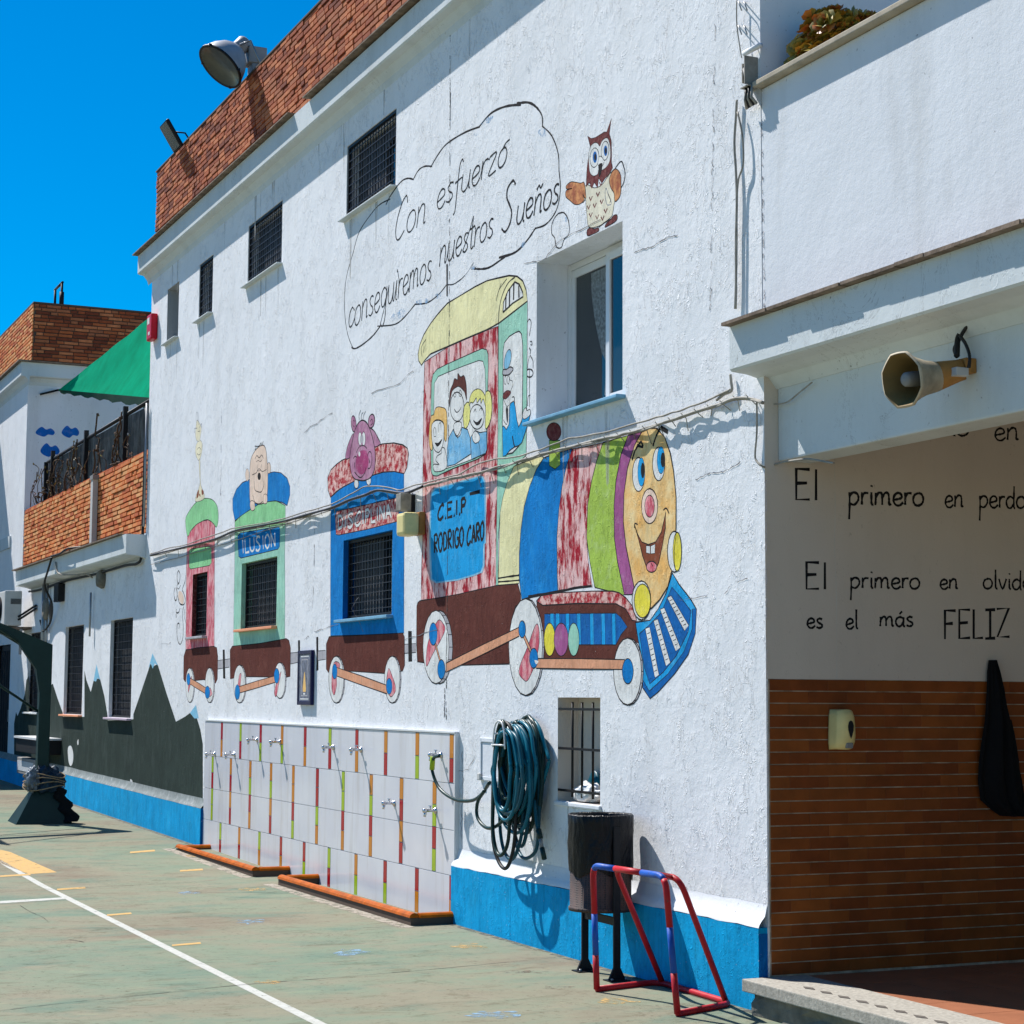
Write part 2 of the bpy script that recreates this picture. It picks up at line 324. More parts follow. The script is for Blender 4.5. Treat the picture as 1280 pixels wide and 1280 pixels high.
# ------------------------------------------------------------------ object helpers
def link(o, parent=None):
    COL.objects.link(o)
    if parent: o.parent = parent
    return o
def thing(name, label, cat, group=None, loc=None):
    o = bpy.data.objects.new(name, None); o.empty_display_size = .2; link(o)
    if loc is not None: o.location = loc
    o['label'] = label; o['category'] = cat
    if group: o['group'] = group
    return o
def tag(o, label=None, cat=None, group=None, kind=None):
    for k, v in (('label', label), ('category', cat), ('group', group), ('kind', kind)):
        if v: o[k] = v
    return o
class MB:
    """collects geometry, becomes one mesh object"""
    def __init__(s): s.v = []; s.f = []; s.mi = []; s.mats = []; s.sm = []
    def mat(s, m):
        if m not in s.mats: s.mats.append(m)
        return s.mats.index(m)
    def add(s, vs, fs, m, smooth=False):
        b = len(s.v); s.v += [Vector(v) for v in vs]; k = s.mat(m)
        for f in fs: s.f.append([b+i for i in f]); s.mi.append(k); s.sm.append(smooth)
    def box(s, a, b, m, rot=None, ch=0):
        x0, x1 = sorted((a[0], b[0])); y0, y1 = sorted((a[1], b[1])); z0, z1 = sorted((a[2], b[2]))
        if ch:
            c = min(ch, (x1-x0)*.45, (y1-y0)*.45, (z1-z0)*.45); bm = bmesh.new(); bmesh.ops.create_cube(bm, size=1)
            for v in bm.verts: v.co = Vector(((x0+x1)/2+v.co.x*(x1-x0), (y0+y1)/2+v.co.y*(y1-y0), (z0+z1)/2+v.co.z*(z1-z0)))
            bmesh.ops.bevel(bm, geom=bm.edges[:], offset=c, segments=2, profile=.6, affect='EDGES')
            bm.verts.index_update(); s.add([v.co.copy() for v in bm.verts], [[v.index for v in f.verts] for f in bm.faces], m); bm.free(); return
        vs = [(x0, y0, z0), (x1, y0, z0), (x1, y1, z0), (x0, y1, z0), (x0, y0, z1), (x1, y0, z1), (x1, y1, z1), (x0, y1, z1)]
        s.add(vs, [(0, 3, 2, 1), (4, 5, 6, 7), (0, 1, 5, 4), (1, 2, 6, 5), (2, 3, 7, 6), (3, 0, 4, 7)], m)
    def quad(s, pts, m): s.add(pts, [tuple(range(len(pts)))], m)
    def prism(s, prof, d0, d1, m, f):
        """profile [(a,b)] extruded from d0 to d1; f(a,b,d)->xyz"""
        n = len(prof); vs = [f(a, b, d0) for a, b in prof]+[f(a, b, d1) for a, b in prof]
        fs = [(i, (i+1) % n, n+(i+1) % n, n+i) for i in range(n)]+[tuple(range(n))[::-1], tuple(range(n, 2*n))]
        s.add(vs, fs, m)
    def tube(s, pts, r, m, n=8, closed=False, cap=True):
        pts = [Vector(p) for p in pts]; N = len(pts); rs = r if isinstance(r, (list, tuple)) else [r]*N
        vs = []; ref = None
        for i, p in enumerate(pts):
            a = pts[i-1] if (i > 0 or closed) else p; b = pts[(i+1) % N] if (i < N-1 or closed) else p
            t = (b-a); t = t.normalized() if t.length > 1e-9 else Vector((0, 0, 1))
            if ref is None: ref = Vector((0, 0, 1)) if abs(t.z) < .9 else Vector((1, 0, 0))
            u = t.cross(ref); u.normalize(); w = t.cross(u); ref = -w if False else ref
            if abs(t.dot(ref)) > .97: ref = u
            for k in range(n):
                q = 2*math.pi*k/n; vs.append(p+rs[i]*(math.cos(q)*u+math.sin(q)*w))
        fs = []
        for i in range(N if closed else N-1):
            j = (i+1) % N
            for k in range(n): fs.append((i*n+k, i*n+(k+1) % n, j*n+(k+1) % n, j*n+k))
        if cap and not closed: fs += [tuple(range(n))[::-1], tuple(range((N-1)*n, N*n))]
        s.add(vs, fs, m, True)
    def lathe(s, prof, m, n=24, mw=None, closed=False):
        """profile [(r, h)] about z, transformed by matrix mw"""
        mw = mw or Matrix.Identity(4); vs = []; N = len(prof)
        for r, h in prof:
            for k in range(n):
                q = 2*math.pi*k/n; vs.append(mw @ Vector((r*math.cos(q), r*math.sin(q), h)))
        fs = [(i*n+k, i*n+(k+1) % n, (i+1)*n+(k+1) % n, (i+1)*n+k) for i in range(N-1) for k in range(n)]
        if closed: fs += [tuple(range(n))[::-1], tuple(range((N-1)*n, N*n))]
        s.add(vs, fs, m, True)
    def build(s, name, parent=None, **kw):
        me = bpy.data.meshes.new(name); me.from_pydata([tuple(v) for v in s.v], [], s.f)
        for m in s.mats: me.materials.append(m)
        me.polygons.foreach_set('material_index', s.mi); me.polygons.foreach_set('use_smooth', s.sm)
        me.validate(); me.update()
        o = bpy.data.objects.new(name, me); link(o, parent)
        if parent is not None:
            o.matrix_parent_inverse = parent_world(parent).inverted()
        tag(o, **kw); return o
def parent_world(o):
    m = Matrix.Translation(o.location) if o.parent is None else o.matrix_parent_inverse
    if o.parent is None:
        return Matrix.LocRotScale(o.location, o.rotation_euler, o.scale)
    return Matrix.Identity(4)       # parts keep world coordinates in their mesh data
def spline(pts, k=5, closed=False):
    pts = [Vector(p) for p in pts]; n = len(pts)
    if n < 3: return pts
    out = []
    for i in range(n if closed else n-1):
        p0 = pts[(i-1) % n] if (closed or i > 0) else pts[0]; p1 = pts[i]; p2 = pts[(i+1) % n]; p3 = pts[(i+2) % n] if (closed or i+2 < n) else pts[-1]
        for j in range(k):
            t = j/k; out.append(.5*((2*p1)+(-p0+p2)*t+(2*p0-5*p1+4*p2-p3)*t*t+(-p0+3*p1-3*p2+p3)*t**3))
    if not closed: out.append(pts[-1])
    return out
def sheet(mb, outer, holes, m, f):
    """flat polygon with holes; 2-d points, f(a,b)->xyz"""
    polys = [[Vector((a, b, 0)) for a, b in outer]]+[[Vector((a, b, 0)) for a, b in h] for h in holes]
    flat = [p for q in polys for p in q]
    mb.add([f(p.x, p.y) for p in flat], [tuple(t) for t in tessellate_polygon(polys)], m)
def qd(px): return [Vector((W(*p).x, W(*p).z)) for p in px]

# ================================================================== SETTING: ground
g = MB()
xs = [400, 12, 4, 0, -4, -8, -12, -16, -20, -24, -60, -400]
for a, b in zip(xs[:-1], xs[1:]):
    g.add([(a, -400, gz(a)), (b, -400, gz(b)), (b, 300, gz(b)), (a, 300, gz(a))], [(0, 3, 2, 1)], M['ground'])
g.build('ground', kind='structure')
class GP:
    """thin painted sheets on the ground"""
    def __init__(s): s.mb = MB()
    def poly(s, pts, m, h=.0012):
        pts = [Vector((p.x, p.y, gz(p.x)+h)) for p in pts]
        n = Vector((0, 0, 0))
        for i in range(len(pts)): n += pts[i].cross(pts[(i+1) % len(pts)])
        if n.z < 0: pts = pts[::-1]
        polys = [[Vector((p.x, p.y, 0)) for p in pts]]
        s.mb.add(pts, [tuple(t) for t in tessellate_polygon(polys)], m)
    def band(s, x0, x1, y0, y1, m, h=.0012, n=12):
        for i in range(n):
            a = x0+(x1-x0)*i/n; b = x0+(x1-x0)*(i+1)/n
            s.mb.add([(a, y0, gz(a)+h), (b, y0, gz(b)+h), (b, y1, gz(b)+h), (a, y1, gz(a)+h)], [(0, 1, 2, 3)], m)
p = GP()
xe = [-24, -20, -16, -12, -8, -4, 0, 6]
for a, b in zip(xe[:-1], xe[1:]): p.band(a, b, -2.325, -2.262, M['lwhite'], n=2)
q0 = G(0, 1129); q1 = G(81, 1124)
p.poly([G(0, 1126.5), G(81, 1121.8), G(81, 1124.2), G(0, 1129.5)], M['lwhite'], .0018)
p.mb.build('white_court_line', kind='structure')
p = GP()
kk = lambda x, y: G(x/4, 960+y/4)
p.poly([kk(-60, 395), kk(50, 420), kk(285, 522), kk(145, 531), kk(-60, 455)], M['lyellow'])
for x0, y0, x1, y1 in ((650, 422, 772, 413), (900, 514, 1012, 508), (285, 607, 425, 599), (535, 736, 655, 727), (860, 887, 1002, 876), (0, 541, 150, 533)):
    p.poly([kk(x0, y0-3), kk(x1, y1-4), kk(x1+4, y1+4), kk(x0, y0+5)], M['lyellow'], .0018)
p.mb.build('yellow_court_line', kind='structure')
def splat(cx, cy, rx, ry, m, mb, seed):
    rnd = random.Random(seed); pts = []
    for i in range(22):
        q = 2*math.pi*i/22; k = rnd.uniform(.55, 1.15); pts.append(G(cx+rx*k*math.cos(q), cy+ry*k*math.sin(q)))
    mb.poly(pts, m, .0016)
p = GP()
c5 = lambda x, y: (300+x/1.939, 1080+y/1.939)
for (x, y, rx, ry, m, sd) in ((555, 200, 26, 3.6, 'lyellow2', 1), (912, 333, 28, 4, 'lyellow2', 2), (70, 287, 20, 3, 'lyellow2', 3), (270, 215, 28, 4.2, 'lblue', 4), (615, 365, 36, 5.2, 'lblue', 5), (30, 62, 18, 2.4, 'lyellow2', 6), (-110, -20, 14, 2, 'lyellow2', 8), (25, 140, 24, 3.4, 'lblue', 9)):
    cx, cy = c5(x, y); splat(cx, cy, rx, ry, M[m], p, sd)
cx, cy = 237, 1116; splat(cx, cy, 16, 2.4, M['lblue'], p, 12)
cx, cy = c5(770, 300); splat(cx, cy, 24, 2.2, M['dust'], p, 13); cx, cy = c5(690, 262); splat(cx, cy, 30, 2, M['dust'], p, 14)
M['patch'] = wornline('pale_mortar_patch', (.34, .29, .23, 1), .50)
for x0, x1 in ((-11.0, -8.0), (-7.4, -4.0)): p.band(x0, x1, -.50, -.39, M['patch'], .0014, 6)
M['dirtfoot'] = wornline('wall_foot_dirt', (.07, .062, .05, 1), .56)
p.band(-4.1, .1, -.11, -.056, M['dirtfoot'], .0014, 6); p.band(-20, -11.2, -.12, -.056, M['dirtfoot'], .0014, 6)
p.mb.build('faded_ground_paint', kind='structure')
p = GP()
def crack(pxs, w, h=.002):
    pts = spline([G(*q) for q in pxs], 6)
    for a, b in zip(pts[:-1], pts[1:]):
        d = (b-a).normalized(); n = Vector((-d.y, d.x, 0))*w*random.uniform(.3, 1.2)
        p.poly([a-n, b-n, b+n, a+n], M['joint'], h)
crack([(-10, 1265), (80, 1254), (170, 1245), (300, 1231.5), (420, 1222), (560, 1210), (694, 1197)], .004)
crack([(-6, 1116), (60, 1112), (110, 1109.5), (225, 1103.5), (262, 1101)], .0035)
crack([(235, 1114), (270, 1116), (310, 1116), (372, 1115)], .004)
crack([(208, 1062), (216, 1061), (224, 1057)], .008)
crack([(25, 1132), (38, 1140), (52, 1146), (60, 1152)], .0025)
crack([(85, 1175), (95, 1176), (105, 1178)], .004)
p.mb.build('ground_crack', kind='structure')

# ================================================================== BUILDINGS
XL, XR = -14.2, .1
school = thing('school_building', 'two-storey white school building with train mural, brick roof parapet and barred windows', 'building', loc=(-7, 0, 0))
annex = thing('school_annex', 'low white annex with brick balcony parapet and painted green mountains at its foot', 'building', loc=(-18.5, 0, 0))
rear = thing('far_building', 'white building with brick roof parapet and blue painted clouds behind the green shade cloth', 'building', loc=(-25, 1, 0))
porch = thing('school_porch', 'open porch with white beam, terrace parapet above and brown glazed brick side wall', 'building', loc=(3, 0, 0))

def inframe(p, m=30):
    d = Vector(p)-CAM; k = d.dot(fw)
    if k <= 0: return False
    x = 640+F*d.dot(rt)/k; y = 640-F*d.dot(up)/k
    return -m < x < 1280+m and -m < y < 1280+m
def bricks(parent, org, ud, nd, length, height, bl, bh, jx, jz, mats, limit, name='brick', depth=.012, uneven=.004, seed=1, rnd_off=False, ragged=0, bond=.5):
    """courses of single bricks laid in a wall plane; the ones that show largest become parts, the rest one joined part"""
    rnd = random.Random(seed); org = Vector(org); ud = Vector(ud); nd = Vector(nd); items = []
    rows = int(round(height/bh)); bh = height/rows
    for r in range(rows):
        a = -bl*(bond if r % 2 else 0) - (rnd.uniform(0, bl) if rnd_off else 0)
        while a < length:
            w = bl*(.5 if (rnd_off and rnd.random() < .3) else 1)
            x0 = max(a, 0)+jx/2; x1 = min(a+w, length)-jx/2; a += w
            if x1-x0 < .03: continue
            if ragged and r in (0,) and rnd.random() < ragged: continue
            z0 = r*bh+jz/2; z1 = (r+1)*bh-jz/2
            c = org+ud*((x0+x1)/2)+Vector((0, 0, (z0+z1)/2))
            items.append((0 if inframe(c) else 1, (c-CAM).length, c, x1-x0, z1-z0, depth+rnd.uniform(-uneven, uneven), rnd.randrange(len(mats)), rnd.uniform(-.008, .008)))
    items.sort(key=lambda t: t[:2])
    c = .10
    bv = [(-.5, 0, -.5), (.5, 0, -.5), (.5, 0, .5), (-.5, 0, .5), (-.5, .8, -.5), (.5, .8, -.5), (.5, .8, .5), (-.5, .8, .5), (-.49, 1, -.44), (.49, 1, -.44), (.49, 1, .44), (-.49, 1, .44)]
    bf = [(0, 1, 5, 4), (1, 2, 6, 5), (2, 3, 7, 6), (3, 0, 4, 7), (4, 5, 9, 8), (5, 6, 10, 9), (6, 7, 11, 10), (7, 4, 8, 11), (8, 9, 10, 11)]
    if ud.cross(nd).z < 0: bf = [f[::-1] for f in bf]
    protos = []
    for m in mats:
        me = bpy.data.meshes.new(name); me.from_pydata([(ud*v[0]+nd*v[1]+Vector((0, 0, v[2])))[:] for v in bv], [], bf); me.materials.append(m); protos.append(me)
    rest = MB(); n = 0; pw = parent_world(parent).inverted()
    for vis, dd, c, w, h, dep, k, tilt in items:
        if n < limit and vis == 0:
            o = bpy.data.objects.new(name, protos[k]); link(o, parent); o.matrix_parent_inverse = pw
            o.location = c; sx = (w if abs(ud.x) > .5 else dep); sy = (dep if abs(ud.x) > .5 else w)
            o.scale = (sx, sy, h); o.rotation_euler = (0, 0, tilt*.5); n += 1
        else:
            rest.add([c+ud*v[0]*w+nd*v[1]*dep+Vector((0, 0, v[2]*h)) for v in bv], bf, mats[k])
    if rest.v: rest.build('brickwork', parent, kind='stuff', label=None)

# ---- window openings -------------------------------------------------------
UP = [(-6.86, -5.62, 5.88, 6.54), (-9.955, -8.775, 5.89, 6.52), (-11.905, -11.325, 5.87, 6.52)]
NICHE = (-13.38, -12.83, 5.86, 6.52)
TRAIN = [(-11.90, -11.28, 2.305, 2.998), (-9.955, -8.735, 2.33, 3.0), (-6.80, -5.59, 2.319, 3.006)]
BIG = (-2.83, -1.555, 3.535, 4.64)
BAR = (-2.47, -1.855, .985, 1.655)
LOW = [(-19.07, -17.77, 1.38, 2.637), (-16.05, -14.775, 1.37, 2.63), (-22.08, -20.94, 1.385, 2.63)]
def rect(w): return [(w[0], w[2]), (w[1], w[2]), (w[1], w[3]), (w[0], w[3])]
front = lambda y: (lambda a, b: (a, y, b))
def reveal(mb, w, d, m, msill=None):
    x0, x1, z0, z1 = w
    mb.quad([(x0, 0, z0), (x0, d, z0), (x0, d, z1), (x0, 0, z1)], m)
    mb.quad([(x1, 0, z1), (x1, d, z1), (x1, d, z0), (x1, 0, z0)], m)
    mb.quad([(x0, 0, z1), (x0, d, z1), (x1, d, z1), (x1, 0, z1)], m)
    mb.quad([(x0, 0, z0), (x1, 0, z0), (x1, d, z0), (x0, d, z0)], msill or m)
mb = MB()
sheet(mb, [(XL, -.1), (XR, -.1), (XR, 3.43), (.087, 3.43), (.087, 7.2), (XL, 7.2)], [rect(w) for w in UP+[NICHE]+TRAIN+[BIG, BAR]], M['wall'], front(0))
for w in UP: reveal(mb, w, .14, M['wall'])
M['niche'] = stucco('shaded_niche_plaster', (.36, .38, .40, 1), .6); reveal(mb, NICHE, .4, M['niche']); x0, x1, z0, z1 = NICHE; mb.quad([(x0, .4, z0), (x1, .4, z0), (x1, .4, z1), (x0, .4, z1)], M['niche'])  # recess shade put into the colour: niche plaster darker than the wall
for w, m in zip(TRAIN, ('pmaroon', 'pteal', 'pblued')): reveal(mb, w, .14, M[m])
reveal(mb, BIG, .30, M['smooth']); reveal(mb, BAR, .15, M['inner'])
mb.quad([(XL, 0, -.1), (XL, 0, 7.2), (XL, 9, 7.2), (XL, 9, -.1)], M['wall'])
mb.quad([(.087, 0, 3.6), (.087, 9, 3.6), (.087, 9, 7.2), (.087, 0, 7.2)], M['smooth'])
mb.quad([(XL, 9, -.1), (XL, 9, 7.2), (.087, 9, 7.2), (.087, 9, -.1)], M['wall'])
mb.quad([(XL, .02, 7.19), (.087, .02, 7.19), (.087, 9, 7.19), (XL, 9, 7.19)], M['coping'])
mb.build('wall', school)
# cornice with its thin tile lip, one piece of the lip missing
def cornice_prof(p, zb, zt, cove=.07): return [(0, zt), (-p, zt), (-p, zb+.012), (-p+.012, zb), (-p*.45, zb-.012), (-p*.12, zb-cove), (0, zb-cove*1.8)]
mb = MB(); XC = -14.40
mb.prism(cornice_prof(.14, 6.905, 7.14), XC, .22, M['ledge'], lambda y, z, x: (x, y, z))
mb.build('cornice', school)
mb = MB()
for a, b, dz in ((XC-.05, -8.02, 0), (-7.56, .26, .012)): mb.box((a, -.202, 7.149+dz), (b, .01, 7.163+dz), M['lip'])
mb.build('cornice_lip', school)
mb = MB(); mb.box((-14.12, .03, 7.168), (.087, .26, 8.16), M['mortar_d']); mb.box((-14.14, -.004, 8.161), (.09, .28, 8.178), M['mortar_d']); mb.build('roof_parapet', school)
bricks(school, (-14.12, .029, 7.17), (1, 0, 0), (0, -1, 0), 14.2, .99, .215, .055, .011, .012, M['brA'], 290, depth=.026, uneven=.006, seed=3, rnd_off=True)
bricks(school, (-14.121, .26, 7.17), (0, -1, 0), (-1, 0, 0), .23, .99, .23, .055, .012, .014, M['brA'], 0, depth=.012, seed=4)

# ---- windows as parts --------------------------------------------------------
def grille_window(parent, w, open_right=.36, sillm='ledge', big=False, spacing=.068, cross=None, arch=False, shut='slat', y=.045, st=.03):
    x0, x1, z0, z1 = w; mb = MB(); t = .028
    for a, b in (((x0+.002, y, z0+.002), (x0+t, y+.03, z1-.002)), ((x1-t, y, z0+.002), (x1-.002, y+.03, z1-.002)), ((x0+t, y, z0+.002), (x1-t, y+.03, z0+t)), ((x0+t, y, z1-t), (x1-t, y+.03, z1-.002))): mb.box(a, b, M['iron'])
    f = mb.build('window', parent)
    mb = MB(); mb.quad([(x0, .139, z0), (x1, .139, z0), (x1, .139, z1), (x0, .139, z1)], M['glass']); mb.build('pane', f)
    mb = MB(); xs = x1-(x1-x0)*open_right; n = max(3, int((xs-x0)/.05))
    for i in range(n):
        a = x0+.03+(xs-x0-.03)*i/n; mb.box((a, .105, z0+.03), (a+(xs-x0)/n*.72, .125, z1-.03), M[shut])
    if arch:
        for i in range(10):
            a = xs+(x1-xs)*i/10; b = xs+(x1-xs)*(i+1)/10; k = math.sqrt(max(0, 1-(1-(i+.3)/10)**2)); mb.box((a, .105, z0+.03+(z1-z0)*(.62+.16*k)), (b, .125, z1-.03), M[shut])
    mb.build('shutter', f)
    mb = MB(); nx = int((x1-x0)/spacing)
    for i in range(1, nx):
        a = x0+(x1-x0)*i/nx; mb.box((a-.0035, y+.010, z0+t), (a+.0035, y+.017, z1-t), M['mesh'])
    nz = int((z1-z0)/(cross or spacing))
    for i in range(1, nz):
        a = z0+(z1-z0)*i/nz; mb.box((x0+t, y+.003, a-.003), (x1-t, y+.009, a+.003), M['mesh'])
    mb.build('grille', f)
    if sillm:
        mb = MB(); mb.box((x0-.07, -.058, z0-st), (x1+.03, .04, z0-.004), M[sillm], ch=.004); mb.build('sill', f)
    return f
for i, w in enumerate(UP): grille_window(school, w, arch=(i == 0), open_right=.40 if i == 0 else .25, y=.008, st=.018)
mb = MB(); mb.box((NICHE[0]-.08, -.058, NICHE[2]-.018), (NICHE[1]+.03, .04, NICHE[2]-.004), M['ledge'], ch=.006); mb.build('sill', school)
M['sillpink'] = flatm('salmon_sill_paint', srgb(215, 150, 120), .7, bump=.3)
M['sillpale'] = flatm('pale_sill_paint', srgb(175, 165, 190), .7, bump=.3)
M['sillblue'] = flatm('pale_blue_sill', srgb(110, 165, 205), .7, var=.3, bump=.4)
for w, sm, orr in zip(TRAIN, ('pgrey', 'sillpink', 'sillblue'), (.1, .25, .38)): grille_window(school, w, sillm=sm, open_right=orr)
for w, sm in zip(LOW, ('sillpink', 'sillpale', 'pwhite')): grille_window(annex, w, sillm=sm, open_right=.2, spacing=.075, cross=.09)
# large sliding window
x0, x1, z0, z1 = BIG; yf = .235; xm = x0+.66; mb = MB()
def fr(mb, a, b, c, d, y0, y1, t, m):
    mb.box((a, y0, c), (a+t, y1, d), m, ch=.004); mb.box((b-t, y0, c), (b, y1, d), m, ch=.004)
    mb.box((a+t, y0+.001, c), (b-t, y1-.001, c+t), m, ch=.004); mb.box((a+t, y0+.001, d-t), (b-t, y1-.001, d), m, ch=.004)
fr(mb, x0+.002, x1-.002, z0+.002, z1-.002, yf, yf+.07, .045, M['alu'])
win = mb.build('window', school, label='large sliding window with white aluminium frame and lace curtain')
mb = MB(); fr(mb, x0+.05, xm+.03, z0+.05, z1-.05, yf+.004, yf+.03, .055, M['alu']); mb.build('sash', win)
mb = MB(); fr(mb, xm-.02, x1-.05, z0+.05, z1-.05, yf-.03, yf-.002, .055, M['alu']); mb.build('sash', win)
mb = MB(); mb.quad([(x0+.1, yf+.018, z0+.1), (xm, yf+.018, z0+.1), (xm, yf+.018, z1-.1), (x0+.1, yf+.018, z1-.1)], M['glass']); mb.build('pane', win)
mb = MB(); mb.quad([(xm+.03, yf-.015, z0+.1), (x1-.1, yf-.015, z0+.1), (x1-.1, yf-.015, z1-.1), (xm+.03, yf-.015, z1-.1)], M['glass']); mb.build('pane', win)
mb = MB(); vs = []; n = 24          # curtain gathered to the right edge of the left pane
for j in range(13):
    z = z1-.12-(z1-z0-.24)*j/12; wd = .06+.26*abs(math.cos((j/12*1.15)*math.pi*.5))**1.0 if j < 9 else .07+.05*(j-8)/4
    for i in range(n): vs.append((xm-.01-wd*i/(n-1), yf+.0165+.0006*math.sin(i*1.7), z))
mb.add(vs, [(j*n+i, j*n+i+1, (j+1)*n+i+1, (j+1)*n+i) for j in range(12) for i in range(n-1)], M['curtain'], True); mb.build('curtain', win)
mb = MB(); mb.box((x0-.09, -.065, z0-.028), (x1+.04, yf, z0-.003), M['sillblue'], ch=.006); mb.build('sill', win)
# small barred opening
x0, x1, z0, z1 = BAR; mb = MB()
mb.quad([(x0, .15, z0), (x1, .15, z0), (x1, .15, z1), (x0, .15, z1)], M['inner']); bw = mb.build('window', school, label='small barred opening with grey back')
for i, fx in enumerate((.29, .52, .77)):
    mb = MB(); a = x0+(x1-x0)*fx; mb.tube([(a, .02, z0+.03), (a, .02, z1-.03)], .0085, M['iron'], 8); mb.build('bar', bw)
for z in (z0+.07, z0+.34, z1-.075):
    mb = MB(); mb.box((x0-.005, .001, z-.008), (x1+.005, .009, z+.008), M['iron']); mb.build('crossbar', bw)
mb = MB(); mb.box((x0-.02, -.018, z0-.03), (x1+.02, .0, z0-.002), M['smooth'], ch=.006); mb.build('sill', bw)

# ---- plinths -----------------------------------------------------------------
mb = MB(); px0, px1 = -4.15, .098
def plinth(mb, a, b, zb, z0, z1, y=-.055):
    mb.add([(a, y, zb), (b, y, zb), (b, y, z1), (a, y, z0), (a, .001, zb), (b, .001, zb), (b, .001, z1), (a, .001, z0)], [(0, 1, 2, 3), (1, 5, 6, 2), (4, 0, 3, 7), (3, 2, 6, 7)], M['plinth'])
for i in range(8):
    a = px0+(px1-px0)*i/8; b = px0+(px1-px0)*(i+1)/8; plinth(mb, a, b-.003, -.05, .425+.003*i, .428+.003*i)
    mb.box((b-.003, -.052, -.05), (b, 0, .42), M['pblued'])
mb.build('plinth', school)
mb = MB(); n = 40
prof = [(-.056, 0), (-.052, .014), (-.034, .034), (-.014, .055), (-.002, .12)]; vs = []
rnd = random.Random(5)
for i in range(n+1):
    x = px0+(px1-px0)*i/n
    for (y, z) in prof: vs.append((x, y-.0+rnd.uniform(-.002, .002)*(y < -.01), .4275+.024*i/n+z+rnd.uniform(-.004, .004)))
k = len(prof); mb.add(vs, [(i*k+j, (i+1)*k+j, (i+1)*k+j+1, i*k+j+1) for i in range(n) for j in range(k-1)], M['smooth'], True)
mb.build('plinth_capping', school)
mb = MB(); xe2 = [-11.15, -12, -13.6, -16, -17.6, -19, -21, -24, -27]
for b, a in zip(xe2[:-1], xe2[1:]):
    zt = lambda x: .455+.0105*(-11.15-x); plinth(mb, a, b-.006, -.05, zt(a), zt(b)); mb.box((b-.006, -.05, -.05), (b, 0, zt(b)-.004), M['pblued'])
mb.build('plinth', annex)
mb = MB()
vs = []
for i in range(41):
    x = -27+(27-11.15)*i/40; z = .455+.0105*(-11.15-x)
    for (y, dz) in ((-.056, 0), (-.04, .02), (-.015, .045), (-.003, .10)): vs.append((x, y, z+dz+rnd.uniform(-.003, .003)))
M['pcap'] = paint('grey_green_capping', (.22, .25, .25, 1), .7, .6)
mb.add(vs, [(i*4+j, (i+1)*4+j, (i+1)*4+j+1, i*4+j+1) for i in range(40) for j in range(3)], M['pcap'], True); mb.build('plinth_capping', annex)

# ---- annex --------------------------------------------------------------------
DOOR = (-24.9, -23.75, .0, 2.5)
mb = MB()
sheet(mb, [(-27, -.1), (XL, -.1), (XL, 3.64), (-27, 3.64)], [rect(w) for w in LOW]+[[(DOOR[0], .2), (DOOR[1], .2), (DOOR[1], 2.5), (DOOR[0], 2.5)]], M['wall'], front(0))
for w in LOW: reveal(mb, w, .14, M['wall'])
mb.quad([(-27, .02, 3.63), (XL, .02, 3.63), (XL, 5, 3.63), (-27, 5, 3.63)], M['coping'])
mb.quad([(-27, 5, -.1), (XL, 5, -.1), (XL, 5, 3.64), (-27, 5, 3.64)], M['wall'])
mb.build('wall', annex)
mb = MB(); a, b = DOOR[:2]; mb.box((a, .04, .2), (b, .12, 2.5), M['iron'])
for i in range(5): mb.box((a+.06+i*.22, .025, .3), (a+.24+i*.22, .041, 2.4), M['dark'])
dr = mb.build('door', annex)
mb = MB(); mb.box((b-.1, .0, 1.2), (b-.07, .03, 1.4), M['galv']); mb.build('handle', dr)
mb = MB(); mb.prism([(0, 3.62), (-.25, 3.62), (-.25, 3.385), (-.235, 3.37), (-.1, 3.36), (0, 3.33)], -22.0, -14.165, M['ledge'], lambda y, z, x: (x, y, z)); mb.build('slab_edge', annex)
mb = MB(); mb.box((-22.06, -.305, 3.622), (-14.4, .0, 3.64), M['lip']); mb.build('slab_lip', annex)
mb = MB(); mb.box((-22.85, .035, 3.641), (XL-.003, .26, 4.675), M['mortar_b']); mb.box((-22.85, .02, 4.676), (XL-.003, .27, 4.69), M['brB'][3]); mb.build('balcony_parapet', annex)
bricks(annex, (-22.85, .034, 3.645), (1, 0, 0), (0, -1, 0), 8.64, 1.03, .24, .061, .010, .013, M['brB'], 290, depth=.03, uneven=.008, seed=9, rnd_off=True)
mb = MB(); mb.box((-17.21, -.075, 3.66), (-17.07, -.005, 4.62), M['lgrey']); mb.box((-17.24, -.085, 4.6), (-17.04, .0, 4.66), M['grey']); mb.build('downpipe', annex)
mb = MB()
for x, z0, z1, r in ((-20.6, 1.9, 3.36, .035), (-20.35, 1.9, 3.36, .022), (-17.15, 2.45, 3.05, .014)): mb.tube([(x, -.045, z0), (x, -.045, z1)], r, M['galv'], 10)
mb.build('conduit', annex)
mb = MB(); c = W(52, 742, -.02)
mb.lathe([(0, 0), (.16, 0), (.17, .02), (.15, .05), (.0, .05)], M['rubble'], 16, Matrix.Translation((-20.3, -.05, 2.95)) @ Matrix.Rotation(R(90), 4, 'X'))
mb.build('vent_cap', annex); mb = MB(); mb.box((-19.55, -.10, 3.02), (-19.2, -.005, 3.28), M['iron'], ch=.01); mb.build('wall_bracket', annex); mb = MB()
mb.lathe([(.0, .0), (.12, .0), (.13, .03), (.10, .09), (.05, .10), (.0, .10)], M['rubble'], 16, Matrix.Translation((-16.55, -.0, 3.2)) @ Matrix.Rotation(R(90), 4, 'X'))
mb.build('vent_cap', annex)
mb = MB()
mb.tube(spline([(-18.7, -.30, 3.62), (-18.9, -.31, 3.45), (-19.3, -.28, 3.25), (-19.55, -.12, 3.0), (-20.0, -.05, 2.75), (-20.45, -.06, 2.62), (-20.7, -.04, 2.68), (-20.9, -.04, 2.8)], 6), .016, M['cablek'], 6)
